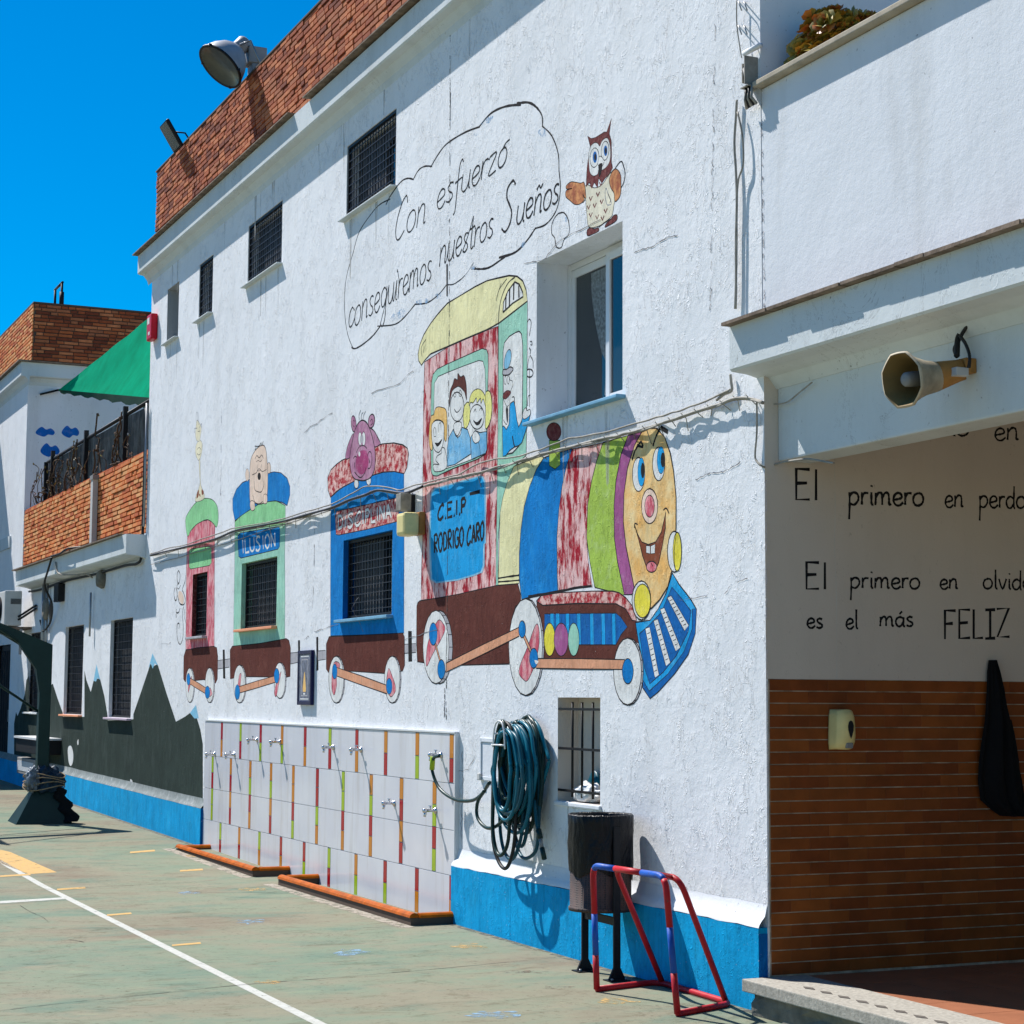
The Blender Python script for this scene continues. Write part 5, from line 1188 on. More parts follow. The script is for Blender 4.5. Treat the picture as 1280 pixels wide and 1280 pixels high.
# ---- taps -----------------------------------------------------------------------------------
FG = 'chrome taps on the tiled wash wall'
tap0 = bpy.data.objects.new('tap', None); link(tap0); tap0['category'] = 'tap'; tap0['group'] = FG
mb = MB(); mb.lathe([(0, .001), (.026, .001), (.027, .006), (.013, .012), (.011, .03), (.011, .075), (.016, .078), (.017, .10), (.012, .105), (0, .106)], M['chrome'], 16, Matrix.Rotation(R(90), 4, 'X')); mb.build('body', tap0)
mb = MB(); mb.tube([(0, -.085, -.008), (0, -.088, -.028), (0, -.092, -.046)], [.011, .011, .009], M['chrome'], 10); mb.build('spout', tap0)
mb = MB(); mb.tube([(0, -.045, .008), (0, -.045, .032)], .006, M['chrome'], 8); mb.box((-.024, -.051, .031), (.024, -.039, .038), M['chrome'], ch=.003); mb.build('handle', tap0)
TAPS = [((268.7, 942.5), 'leftmost of all the chrome taps, between the first two rows of the wash wall'), ((293.4, 943.4), 'second chrome tap from the left, level with the leftmost one'),
        ((321.7, 924.7), 'third chrome tap from the left, on the upper tile row'), ((350.3, 927.5), 'fourth chrome tap from the left, upper row, in front of an amber and green strip'),
        ((417, 934), 'fifth chrome tap from the left, upper row beside a green and red strip'), ((451.6, 937), 'sixth chrome tap from the left, upper row by a red and amber strip'),
        ((493, 1004), 'left one of the two lower chrome taps on the right half of the wash wall'), ((544.7, 1013), 'chrome tap right of it, nearest the right edge on the middle rows of the wash wall'), ((551.5, 943.5), 'rightmost upper chrome tap with the hose screwed on')]
TAPS[7] = (TAPS[7][0], 'right one of the two lower chrome taps, below the tap with the hose')
for i, (px, lab) in enumerate(TAPS):
    if i == 0: o = tap0
    else:
        o = tap0.copy(); COL.objects.link(o)
        for ch in [c for c in bpy.data.objects if c.parent == tap0]:
            c = ch.copy(); COL.objects.link(c); c.parent = o
    o['label'] = lab; q = W(px[0], px[1], YT); o.location = (q.x, YT-.0005, q.z); o.rotation_euler = (0, 0, random.uniform(-.06, .06))
# ---- hose ---------------------------------------------------------------------------------------
hose = thing('garden_hose', 'coiled teal garden hose hanging on the white wall beside the barred opening', 'hose', loc=(-3.7, -.1, 1))
ctr = W(641, 985, -.16); rn = random.Random(31)
zt0 = W(645, 893, -.16).z
def loop(i, y, w, zt, zb, m, dx=0, r=.0125, lean=0):
    xc = ctr.x+dx+(-.16-y)*.0
    pts = [(0, zt), (.5*w*.62, zt-.055), (.5*w*.95, zt-.19), (.5*w*1.06, (zt+zb)/2), (.5*w*.98, zb+.2), (.5*w*.66, zb+.055), (0, zb), (-.5*w*.66, zb+.05), (-.5*w*.98, zb+.19), (-.5*w*1.04, (zt+zb)/2), (-.5*w*.88, zt-.2), (-.5*w*.56, zt-.06)]
    P3 = [Vector((xc+a*(1+rn.uniform(-.06, .06))+lean*(zt-z), y+rn.uniform(-.007, .007)-.03*(zt-z)*0, z+rn.uniform(-.008, .008))) for a, z in pts]
    mb = MB(); mb.tube(spline(P3, 5, True), r, M[m], 8, closed=True); mb.build('hose_loop', hose)
n = 30
for i in range(n):
    f = i/(n-1); y = -.035-.20*f
    loop(i, y, rn.uniform(.20, .50), zt0-.01-.10*f+rn.uniform(-.015, .012), zt0-rn.uniform(.52, .82), rn.choice(['hoseB', 'hoseB', 'hoseG', 'hoseG', 'hoseC']), rn.uniform(-.04, .05), lean=.03)
for w, zb, y, m in ((.36, 1.02, -.20, 'cablek'), (.40, .95, -.08, 'hoseB'), (.36, .96, -.15, 'hoseB'), (.26, .93, -.22, 'hoseG'), (.24, .88, -.12, 'hoseB')): loop(0, y, w, zt0-.05, zt0-zb, m, -.05 if y < -.14 else .04)
mb = MB(); q0 = W(551.5, 943.5, -.13)
mb.tube(spline([W(549, 945, -.135), W(542, 948, -.14), W(540, 962, -.14), W(549, 985, -.13), W(568, 999, -.12), W(588, 1001, -.12), W(601, 994, -.14), W(612, 978, -.17)], 6), .0125, M['hoseG'], 8)
mb.build('feed_hose', hose)
mb = MB(); mb.tube(spline([W(606, 988, -.2), W(597, 1003, -.2), W(597, 1022, -.2), W(609, 1035, -.2), W(624, 1030, -.2), W(636, 1010, -.2), W(645, 960, -.2)], 6), .0125, M['hoseG'], 8); mb.build('hose_loop', hose)
mb = MB(); mb.tube([W(541, 946, -.14), W(540, 962, -.14)], .02, M['tgreen'], 10); mb.build('connector', hose)
mb = MB(); mb.tube(spline([W(668, 1000, -.12), W(671, 1030, -.12), W(674, 1044, -.12)], 4), .0125, M['hoseB'], 8); mb.tube([W(673, 1037, -.12), W(675.5, 1048, -.12)], .019, M['hoseG'], 10); mb.tube([W(675.5, 1049, -.12), W(677.5, 1060, -.12)], .013, M['grey'], 10); mb.tube([W(677.5, 1060, -.12), W(680.5, 1074, -.12)], .017, M['hoseG'], 10); mb.build('nozzle', hose)
hk = thing('hose_hanger', 'white wire hanger that carries the coiled hose on the wall', 'hanger', loc=(ctr.x, 0, zt0))
mb = MB(); xa = ctr.x-.03
for y in (-.25,): mb.tube(spline([(xa-.10, y, zt0-.22), (xa-.085, y, zt0-.12), (xa-.05, y, zt0-.06), (xa, y, zt0-.045), (xa+.05, y, zt0-.06), (xa+.085, y, zt0-.12), (xa+.10, y, zt0-.23)], 4), .006, M['alu'], 6)
mb.tube([(xa-.12, -.25, zt0-.205), (xa+.10, -.25, zt0-.205)], .006, M['alu'], 6)
mb.build('front_hoop', hk)
mb = MB(); mb.tube([(xa, 0, zt0-.09), (xa, -.25, zt0-.055)], .01, M['alu'], 6); mb.tube([(xa-.08, 0, zt0-.14), (xa-.08, -.25, zt0-.13)], .006, M['alu'], 6); mb.tube([(xa+.08, 0, zt0-.14), (xa+.08, -.25, zt0-.13)], .006, M['alu'], 6); mb.build('arm', hk)
# small flush hatch behind the hose
a = W(601, 922).x; b = a+.42; z1 = W(601, 922).z; z0 = W(601, 975).z; mb = MB()
fr(mb, a, b, z0, z1, -.012, 0, .03, M['smooth']); mb.box((a+.034, -.004, z0+.034), (b-.034, -.0005, z1-.034), M['smooth']); mb.box((a+.002, -.03, z0+.0), (a+.05, -.013, z0+.05), M['lgrey'], ch=.006)
tag(mb.build('wall_hatch'), 'small flush white hatch with a frame, behind the coiled hose', 'hatch')
# plastic bag in the barred opening
mb = MB(); bm = bmesh.new(); bmesh.ops.create_icosphere(bm, subdivisions=4, radius=1)
from mathutils import noise as mn
for v in bm.verts:
    k = 1+.28*mn.noise(v.co*2.2)+.14*mn.noise(v.co*6); v.co = Vector((v.co.x*k*.17, v.co.y*k*.065, max(v.co.z*k*.075, -.045)))
bm.verts.index_update(); mb.add([v.co+Vector((-2.16, .075, BAR[2]+.052)) for v in bm.verts], [[v.index for v in f.verts] for f in bm.faces], M['cbag'], True); bm.free()
tag(mb.build('plastic_bag'), 'crumpled white plastic bag lying behind the bars of the small opening', 'bag')
mb = MB(); mb.lathe([(0, 0), (.085, 0), (.1, .03), (.09, .13), (.04, .19), (0, .2)], M['hoseB'], 16, Matrix.Translation((-2.16, .115, BAR[2]+.003)) @ Matrix.Diagonal((1, .3, 1, 1)))
tag(mb.build('container'), 'dull teal rounded container behind the plastic bag in the small opening', 'container')
# ---- litter bin -----------------------------------------------------------------------------------
bx, by = -1.385, -.235; bn = thing('litter_bin', 'round perforated litter bin with black bag on two dark posts by the wall', 'bin', loc=(bx, by, 0))
zb0, zb1, rb = .400, .952, .183
mb = MB(); mb.lathe([(0, zb0+.01), (rb, zb0+.01), (rb+.008, zb0), (rb+.008, zb0+.02), (rb, zb0+.025), (rb, zb1-.01)], M['drum'], 40, Matrix.Translation((bx, by, 0))); mb.build('drum', bn)
mb = MB(); N = 96; rn = random.Random(3); prof = [(rb-.004, zb1-.30), (rb-.004, zb1+.004), (rb+.006, zb1+.014), (rb+.014, zb1+.004)]+[(rb+.010, zb1-.04*i) for i in range(1, 8)]+[(rb+.005, zb1-.33)]
vs = []
for j, (r, z) in enumerate(prof):
    for k in range(N):
        q = 2*math.pi*k/N; dr = 0; dz = 0
        if j >= 4:
            d = (j-3)/8; dr = .007*mn.noise(Vector((q*5+d*1.8, d*1.5, 1)))+.005*mn.noise(Vector((q*13-d*3, d*2, 4))); dz = -.03*d*mn.noise(Vector((q*1.7, 0, 2))) if j < len(prof)-1 else -.07*mn.noise(Vector((q*1.5, 0, 9)))
        elif j == 2 or j == 3: dz = .004*mn.noise(Vector((q*9, 0, 3)))
        vs.append((bx+(r+dr)*math.cos(q), by+(r+dr)*math.sin(q), z+dz))
mb.add(vs, [(j*N+k, j*N+(k+1) % N, (j+1)*N+(k+1) % N, (j+1)*N+k) for j in range(len(prof)-1) for k in range(N)], M['bag'], True); mb.lathe([(0, zb1-.3), (rb-.004, zb1-.3)], M['bag'], 32, Matrix.Translation((bx, by, 0))); mb.build('bin_bag', bn)
for s_ in (-1, 1):
    x = bx+s_*(rb+.025); mb = MB(); mb.box((x-.008, by-.022, .03), (x+.008, by+.022, .90 if s_ > 0 else .86), M['iron'], ch=.003)
    mb.prism([(-.055, .022), (.055, .022), (.022, .09), (-.022, .09)], x-.007, x+.007, M['iron'], lambda a, z, d: (d, by+a, z)); mb.box((x-.05, by-.065, .014), (x+.05, by+.065, .022), M['iron']); po = mb.build('post', bn)
    for dy in (-.045, .045):
        mb = MB(); mb.tube([(x+.03, by+dy, .022), (x+.03, by+dy, .034)], .009, M['galv'], 6); mb.build('bolt', po)
mb = MB(); mb.box((bx-rb-.02, by-.012, .33), (bx+rb+.02, by+.012, .375), M['iron']); mb.build('crosspiece', bn)
mb = MB(); mb.tube([(bx-rb-.03, by, .72), (bx-rb, by, .72)], .012, M['galv'], 8); mb.tube([(bx+rb, by, .72), (bx+rb+.03, by, .72)], .012, M['galv'], 8); mb.build('pivot', bn)
# ---- small goal frame -----------------------------------------------------------------------------
gl = thing('small_goal', 'small red and blue tubular goal frame without net in front of the bin', 'goal frame', loc=(-.4, -.3, 0))
zg = .03; rg = .0175; FL = Vector((-.85, -.53, zg)); FR = Vector((.045, -.515, zg)); TL = Vector((-.85, -.555, .715)); TR = Vector((-.0, -.56, .728))
def seg(name, pts, cols, r=rg):
    mb = MB(); pts = [Vector(p) for p in pts]; Ls = [0]
    for a, b in zip(pts, pts[1:]): Ls.append(Ls[-1]+(b-a).length)
    T = Ls[-1]
    def at(d):
        for i in range(len(pts)-1):
            if d <= Ls[i+1]+1e-9: return pts[i].lerp(pts[i+1], (d-Ls[i])/max(1e-9, Ls[i+1]-Ls[i]))
        return pts[-1]
    c0 = 0
    for c1, m in cols:
        ds = sorted({c0*T, c1*T}|{l for l in Ls if c0*T < l < c1*T}); mb.tube([at(d) for d in ds], r, M[m], 14); c0 = c1
    return mb.build(name, gl)
def bend(p0, p1, p2, r, n=6):
    a = (p0-p1).normalized()*r+p1; b = (p2-p1).normalized()*r+p1
    return [a*(1-t)**2+p1*2*t*(1-t)+b*t*t for t in [i/n for i in range(n+1)]]
bl = bend(FL, TL, TR, .07); br = bend(TL, TR, FR, .08)
seg('post', [FL]+bl[:4], [(.28, 'red'), (.62, 'blue'), (1, 'red')]); seg('post', [FR]+br[::-1][:4], [(.30, 'red'), (.64, 'blue'), (1, 'red')])
seg('crossbar', bl[3:]+br[:4], [(.32, 'blue'), (.70, 'red'), (1, 'blue')])
BL0 = Vector((-.97, -.075, zg)); BR0 = Vector((-.13, -.085, zg))
c1 = bend(FL, BL0, BR0, .12); c2 = bend(BL0, BR0, FR, .09)
seg('base_bar', [FL+Vector((0, .0, 0))]+c1+c2+[FR], [(1, 'red')])
RL = Vector((-.84, -.42, .695)); RR = Vector((-.10, -.42, .705)); FLB = Vector((-.905, -.08, zg)); FRB = Vector((-.185, -.088, zg))
cl_ = bend(FLB, RL, RR, .07); cr_ = bend(RL, RR, FRB, .09)
seg('rear_brace', [FLB]+cl_, [(1, 'red')], .0165); seg('rear_brace', [FRB]+cr_[::-1], [(1, 'red')], .0165); seg('rear_bar', [cl_[-1], cr_[0]], [(1, 'red')], .0165)
seg('strut', [TL.lerp(TR, .25), RL.lerp(RR, .25)], [(1, 'red')], .012); seg('strut', [TL.lerp(TR, .9), RL.lerp(RR, .9)], [(1, 'red')], .012)
# ---- basketball stand -------------------------------------------------------------------------------
hp = thing('basketball_stand', 'dark green basketball stand with pyramid foot and arm reaching over the court', 'basketball stand', loc=(-14.8, -1.1, 0))
b0 = G(20, 1031); b1 = G(92, 1030); g0 = gz(-14.8); yA, yB = b0.y, b1.y; XF = b0.x; yc = S(54.5, 900, XF-.3).y
mb = MB(); h = .44; tw = .085
vs = [(XF-.62, yA, g0), (XF, yA, g0), (XF, yB, g0), (XF-.62, yB, g0), (XF-.40, yc-tw, g0+h), (XF-.22, yc-tw, g0+h), (XF-.22, yc+tw, g0+h), (XF-.40, yc+tw, g0+h)]
mb.add(vs, [(0, 3, 2, 1), (4, 5, 6, 7), (0, 1, 5, 4), (1, 2, 6, 5), (2, 3, 7, 6), (3, 0, 4, 7)], M['steel']); mb.build('foot', hp)
zp = S(62, 806, XF-.3).z; mb = MB(); mb.box((XF-.38, yc-.07, g0+h-.02), (XF-.24, yc+.07, zp), M['steel'], ch=.008); mb.build('pole', hp)
zp0 = S(0, 779, XF-.3); sl_ = (zp0.z-zp)/(zp0.y-(yc+.07))
def armz(y): return zp+sl_*(y-(yc+.07))
mb = MB(); ye = yc-1.75
mb.prism([(yc+.07, armz(yc+.07)), (ye, armz(ye)), (ye, armz(ye)-.10), (yc-.36, armz(yc-.36)-.13), (yc-.12, armz(yc)-.33), (yc-.071, armz(yc)-.62), (yc+.07, armz(yc)-.62)], XF-.335, XF-.23, M['steel'], lambda y, z, x: (x, y, z)); mb.build('arm', hp)
mb = MB(); yb = ye-.12; zb = armz(ye)-.1
mb.box((XF-.86, yb-.03, zb-.35), (XF+.24, yb, zb+.45), M['alu']); bo = mb.build('backboard', hp)
mb = MB(); q = [(XF-.31+.225*math.cos(2*math.pi*i/24), yb-.3+.225*math.sin(2*math.pi*i/24), zb-.2) for i in range(24)]; mb.tube(q, .009, M['torange'], 6, closed=True); mb.box((XF-.36, yb-.08, zb-.24), (XF-.26, yb-.031, zb-.16), M['torange']); mb.build('hoop', bo)
mb = MB()
for x in (XF-.8, XF+.18): mb.tube([(XF-.31, yc-.1, armz(yc)-.15), (x, yb+.0, zb+.35)], .016, M['steel'], 8)
mb.tube([(XF-.31, yc, g0+1.3), (XF-.31, yb+.0, zb-.25)], .016, M['steel'], 8); mb.build('strut', hp)
tp = thing('tied_tarp', 'crumpled blue-grey tarpaulin bundle tied round the foot of the basketball stand', 'tarpaulin', loc=(XF-.31, yc, .6))
mb = MB(); bm = bmesh.new(); bmesh.ops.create_icosphere(bm, subdivisions=5, radius=1)
for v in bm.verts:
    k = 1+.32*mn.noise(v.co*1.9+Vector((3, 1, 0)))+.22*mn.noise(v.co*5)+.10*mn.noise(v.co*13); v.co = Vector((v.co.x*k*.18, v.co.y*k*.20+.06, v.co.z*k*.19))
bm.verts.index_update(); mb.add([v.co+Vector((XF-.31, yc, g0+.50)) for v in bm.verts], [[v.index for v in f.verts] for f in bm.faces], M['tarpb'], True); bm.free(); mb.build('bundle', tp)
mb = MB(); bm = bmesh.new(); bmesh.ops.create_icosphere(bm, subdivisions=4, radius=1)
for v in bm.verts:
    k = 1+.4*mn.noise(v.co*2.5+Vector((7, 1, 0)))+.25*mn.noise(v.co*7); v.co = Vector((v.co.x*k*.12, v.co.y*k*.08-.13, v.co.z*k*.15))
bm.verts.index_update(); mb.add([v.co+Vector((XF-.22, yc, g0+.52)) for v in bm.verts], [[v.index for v in f.verts] for f in bm.faces], M['tarpw'], True)
bm.free(); mb.build('pale_fold', tp)
mb = MB(); N = 10; vs = []
for j in range(14):
    f = j/13; z = g0+.42-.40*f; yy = yc+.17+.16*f+.03*math.sin(j*1.3)
    for k in range(N): q = 2*math.pi*k/N; w = .07+.03*mn.noise(Vector((k, j*.6, 0)))+.03*f; vs.append((XF-.2+w*math.cos(q)*.8+.16*f, yy+w*math.sin(q), z))
mb.add(vs, [(j*N+k, j*N+(k+1) % N, (j+1)*N+(k+1) % N, (j+1)*N+k) for j in range(13) for k in range(N)], M['cloth'], True); mb.build('hanging_end', tp)
for i in range(4):
    mb = MB(); z = g0+.42+.05*i; mb.tube([(XF-.31+(.235+.01*math.sin(3*a))*math.cos(a), yc+.03+.25*math.sin(a), z+.03*math.sin(a*2+i)) for a in (2*math.pi*k/24 for k in range(24))], .007, M['rope'], 6, closed=True); mb.build('rope', tp)
# ---- air conditioner and boxes on the annex ---------------------------------------------------------
XA = -21.8; p1 = S(6.5, 738, XA); p2 = S(28, 738, XA); p3 = S(7, 782, XA)
ac = thing('air_conditioner', 'white air conditioner outdoor unit hung at the left end of the annex', 'air conditioner', loc=(XA, p1.y, p3.z))
mb = MB(); mb.box((XA-.82, p1.y, p3.z), (XA, p2.y, p1.z), M['ac'], ch=.02); body = mb.build('casing', ac)
mb = MB(); mb.lathe([(0, 0), (.19, 0), (.20, .012), (.0, .012)], M['dark'], 24, Matrix.Translation((XA-.45, p1.y-.0005, (p1.z+p3.z)/2)) @ Matrix.Rotation(R(90), 4, 'X')); mb.build('fan_grille', ac)
mb = MB()
for i in range(5): mb.box((XA+.0005, p1.y+.09, p1.z-.14-.018*i), (XA+.003, p1.y+.25, p1.z-.128-.018*i), M['iron'])
mb.build('vent_slot', ac)
mb = MB(); mb.box((XA-.75, p1.y, p3.z-.05), (XA-.02, .0, p3.z-.012), M['lip']); mb.box((XA-.05, p2.y-.02, p3.z-.45), (XA-.01, p2.y+.02, p3.z-.05), M['galv']); mb.build('bracket', ac)
mb = MB()
for k in (0, .05): mb.tube(spline([(XA+.01, p1.y+.22, p3.z+.10+k), (XA+.10, p1.y+.26, p3.z+.13+k), (XA+.2, -.06, p3.z+.22+k), (XA+.45, -.03, p3.z+.26+k)], 5), .018, M['cablek'], 8)
mb.build('pipe', ac)
a = W(23, 946, -.2); b = W(45, 971, -.2); mb = MB(); mb.box((a.x, -.22, b.z), (b.x, -.058, a.z), M['grey'], ch=.01); mb.box((a.x+.06, -.226, b.z+.05), (b.x-.12, -.2201, a.z-.05), M['cbag']); mb.tube([(W(35, 980, -.1).x, -.12, gz(-22)), (W(35, 980, -.1).x, -.12, b.z+.01)], .04, M['grey'], 10)
tag(mb.build('meter_box'), 'grey meter box on a pipe low on the annex wall behind the basketball stand', 'meter box')
a = W(20, 922, -.3); b = W(50, 944, -.3); mb = MB(); mb.box((a.x, -.30, b.z), (b.x, -.0, a.z), M['iron'], ch=.01); mb.box((a.x-.03, -.33, a.z+.001), (b.x+.02, 0, a.z+.03), M['alu'])  # plain dark box with a pale top edge on the annex wall
tag(mb.build('dark_wall_box'), 'black box with a pale top edge above the grey meter box', 'cabinet')
# ---- floodlights --------------------------------------------------------------------------------------
M['lampbox'] = flatm('lamp_box_grey', (.30, .30, .31, 1), .55, .2, var=.25)
nrm = Vector((.11, -.67, -.77)).normalized(); mc = W(275, 83.4, -.30)
fl = thing('floodlight', 'large bell-shaped grey floodlight clamped on top of the brick roof parapet', 'floodlight', loc=mc)
mw = Matrix.Translation(mc) @ nrm.to_track_quat('-Z', 'X').to_matrix().to_4x4()
mb = MB(); rl = .262; mb.lathe([(rl, 0), (rl*1.02, .012), (rl*.97, .06), (rl*.86, .14), (rl*.68, .22), (rl*.46, .275), (rl*.28, .30), (0, .302)], M['lampshell'], 36, mw); sh = mb.build('reflector', fl)
mb = MB(); mb.lathe([(0, .006), (rl*.97, .006), (rl*.98, .0)], M['lampglass'], 36, mw); mb.lathe([(rl*.96, -.004), (rl*1.045, -.006), (rl*1.045, .016), (rl*1.0, .018)], M['iron'], 36, mw); mb.build('lens', fl)
mb = MB()
for k in range(4):
    q = k*math.pi/2+.5; c = mw @ Vector((rl*1.03*math.cos(q), rl*1.03*math.sin(q), .008)); mb.box(c-Vector((.014, .014, .014)), c+Vector((.014, .014, .014)), M['iron'])
mb.build('clip', fl)
bk = mw @ Vector((0, 0, .30)); gx = mc+Vector((.18, .40, .10))
mb = MB(); ax = (mw.to_3x3() @ Vector((0, 0, 1))).normalized()
mb.lathe([(.0, .29), (.075, .29), (.085, .31), (.085, .42), (.07, .44), (0, .44)], M['lampbox'], 16, mw); mb.build('lamp_neck', fl)
mb = MB(); e = W(322, 76, .10)
for s_ in (-.11, .11):
    o_ = Vector((s_, 0, 0)); mb.tube([bk+o_+Vector((0, .0, .02)), bk+o_+Vector((.02, .10, .07)), Vector((bk.x+s_+.1, .12, 8.19))], .014, M['galv'], 6)
mb.tube([bk+Vector((-.11, 0, .02)), bk+Vector((.11, 0, .02))], .014, M['galv'], 6); mb.build('bracket', fl)
mb = MB(); cb = W(319, 71, .10); mb.box((cb.x-.11, cb.y-.10, cb.z-.10), (cb.x+.11, cb.y+.10, cb.z+.08), M['lampbox'], ch=.012); mb.box((cb.x-.08, .04, 8.17), (cb.x+.10, .2, cb.z-.10), M['lampbox'], ch=.01); mb.build('gear_box', fl)
f2 = thing('floodlight', 'small flat dark floodlight at the left end of the brick roof parapet', 'floodlight', loc=W(214, 170, -.1))
c2 = W(214.5, 170, -.12); mw2 = Matrix.Translation(c2) @ Matrix.Rotation(R(32), 4, 'X')
def tbox(mb, a, b, m, mw, ch=.006):
    t = MB(); t.box(a, b, m, ch=ch); mb.add([mw @ v for v in t.v], t.f, m)
mb = MB(); tbox(mb, (-.17, -.022, -.18), (.17, .022, .18), M['iron'], mw2, .018); mb.build('casing', f2)
mb = MB(); tbox(mb, (-.15, -.028, -.16), (.15, -.0225, .16), M['lampglass'], mw2, .001); mb.build('lens', f2)
mb = MB(); mb.tube([mw2 @ Vector((-.18, 0, 0)), mw2 @ Vector((-.18, .10, -.06)), (c2.x-.15, .08, 8.17)], .01, M['iron'], 6); mb.tube([mw2 @ Vector((.18, 0, 0)), mw2 @ Vector((.18, .10, -.06)), (c2.x+.17, .08, 8.17)], .01, M['iron'], 6); mb.build('bracket', f2)
# ---- beige wall lamp and grey box between the carriages -------------------------------------------------
wl = thing('wall_lamp', 'beige boxy wall lamp beside the painted blue carriage', 'lamp', loc=(-4.95, 0, 3)); za, zb = 2.90, 3.09
mb = MB(); mb.box((-5.02, -.055, za+.01), (-4.86, -.001, zb), M['hornt'], ch=.012); mb.build('back_plate', wl)
mb = MB(); mb.box((-5.03, -.185, za), (-4.85, -.056, zb-.008), M['cream'], ch=.028); mb.build('shade', wl)
mb = MB(); c = W(503, 628, -.09); mb.box((c.x-.055, -.125, c.z-.07), (c.x+.055, -.035, c.z+.07), M['cable'], ch=.006); mb.box((c.x-.045, -.034, c.z-.085), (c.x+.05, -.001, c.z+.06), M['iron'])
tag(mb.build('junction_box'), 'small grey junction box on the wall just above the beige lamp', 'junction box')
# ---- alarm box, plaque ------------------------------------------------------------------------------------
q = W(199.5, 406); mb = MB(); mb.box((-14.08, -.085, 6.0), (-13.84, -.001, 6.32), M['alarm'], ch=.02)
al = thing('alarm_box', 'red alarm box near the top left corner of the white building', 'alarm box', loc=(-14, 0, 6.1)); mb.build('casing', al)
mb = MB(); mb.box((-14.03, -.0875, 6.2), (-13.93, -.0851, 6.28), M['pwhite']); mb.box((-13.98, -.0875, 6.06), (-13.9, -.0851, 6.10), M['pwhite']); mb.build('marking', al)
pq = thing('tile_plaque', 'narrow blue and white ceramic plaque between the painted carriages', 'plaque', loc=(-7.75, 0, 1.8)); a = W(376.5, 815); b = W(392.5, 880)
x0, x1, z0, z1 = a.x, b.x, b.z-.01, a.z+.01; M['navy'] = flatm('navy_glaze', (.012, .014, .07, 1), .2); M['plq'] = flatm('blue_grey_glaze', (.22, .24, .33, 1), .2, var=.6, scale=25)
mb = MB(); fr(mb, x0, x1, z0, z1, -.035, -.001, .035, M['navy']); mb.build('frame', pq)
mb = MB(); mb.box((x0+.036, -.028, z0+.036), (x1-.036, -.002, z1-.036), M['plq']); tl = mb.build('tile_picture', pq)
w = x1-x0; xm_ = (x0+x1)/2; mb = MB()
def flat(pts, m, y): mb.quad([(xm_+a*w, y, z0+(z1-z0)*b) for a, b in pts], m)
flat([(-.3, .9), (-.3, .88), (.3, .88), (.3, .9)], M['pwhite'], -.0285); flat([(-.3, .12), (-.3, .1), (.3, .1), (.3, .12)], M['pwhite'], -.0285)
flat([(-.24, .84), (-.24, .16), (.24, .16), (.24, .84)], M['pgrey'], -.0288); flat([(-.21, .82), (-.21, .18), (.21, .18), (.21, .82)], M['plq'], -.0291)
flat([(-.02, .60), (-.12, .3), (-.1, .24), (.1, .24), (.12, .3), (.02, .60)], M['phair'], -.0294); flat([(-.07, .22), (-.07, .19), (.07, .19), (.07, .22)], M['pwhite'], -.0294)
mb.build('glazed_picture', tl)
# ---- cables on the main wall ---------------------------------------------------------------------------------
cb_ = thing('cable_bundle', 'pale cables strung across the painted train along the wall', 'cable', loc=(-7, 0, 3.2))
main = [(188, 694), (200, 691), (234, 683), (269, 673.6), (294.5, 663), (325, 657), (356, 651), (384, 643), (413, 635), (436, 625), (455, 619), (473, 612.5), (499.5, 616), (511, 615), (527.7, 608), (565, 598), (600, 590), (640, 579), (676, 568), (711, 558.6), (753.7, 548.4), (790, 540), (816.7, 532), (853, 520), (880, 511), (900, 505), (915, 499), (931, 497.5), (944, 500), (954, 503)]
up2 = [(188, 691.5), (234, 680), (290, 661), (356, 648), (413, 631), (455, 609), (473, 608), (500, 612), (528, 604), (575, 592), (600, 578), (612, 575), (650, 570), (677, 561), (711, 548), (753, 541), (800, 528), (850, 513), (885, 500), (902, 492), (913, 487)]
lo = [(188, 706), (234, 694), (292, 676), (357, 655), (413, 638)]
def wavy(pts, rn):
    out = []
    for (a, b), (c, d) in zip(pts, pts[1:]):
        n = max(1, int((c-a)/9))
        for k in range(n): out.append((a+(c-a)*k/n, b+(d-b)*k/n+rn.uniform(-.7, .7)))
    return out+[pts[-1]]
for k, (pts, y, r) in enumerate(((main, -.036, .0075), ([(a, b+1.6) for a, b in main], -.030, .006), (up2, -.026, .006), (lo, -.02, .004))):
    rn = random.Random(k); mb = MB(); mb.tube(spline([W(a, b, y+rn.uniform(-.010, .010)) for a, b in wavy(pts, rn)], 3), r, M['cable'], 6); mb.build('cable', cb_)
mb = MB(); mb.tube(spline([W(a, b, -.05) for a, b in main if a < 530], 4), .010, M['mesh'], 6); mb.build('dark_cable', cb_)
rn = random.Random(77)
for i in range(46):
    t = (i+.5)/46; a = 195+(940-195)*t
    for p_, q_ in zip(main, main[1:]):
        if p_[0] <= a <= q_[0]: b = p_[1]+(q_[1]-p_[1])*(a-p_[0])/(q_[0]-p_[0])
    mb = MB(); w0 = W(a, b, -.05); mb.tube([w0+Vector((0, 0, .02)), w0+Vector((.01, .03, -.01)), w0+Vector((rn.uniform(-.03, .05), .045, -rn.uniform(.03, .10)))], .003, M['cable'], 5); mb.build('cable_tie', cb_)
c3 = thing('wall_cable', 'grey cables running down the wall right of the owl from a metal clamp', 'cable', loc=(-.1, 0, 4))
for k, (pts, r) in enumerate((([(921, 125), (920, 145), (918, 180), (920, 215), (921, 250), (920, 300), (920, 350), (919, 386)], .008), ([(922, 140), (928, 170), (929, 205), (923, 225), (921, 255), (921, 300), (920, 386)], .006), ([(921, 0), (921, 30), (925, 60), (927, 72)], .004))):
    mb = MB(); mb.tube(spline([W(a, b, -.02-.008*k) for a, b in pts], 5), r, M['cable'], 6); mb.build('cable', c3)
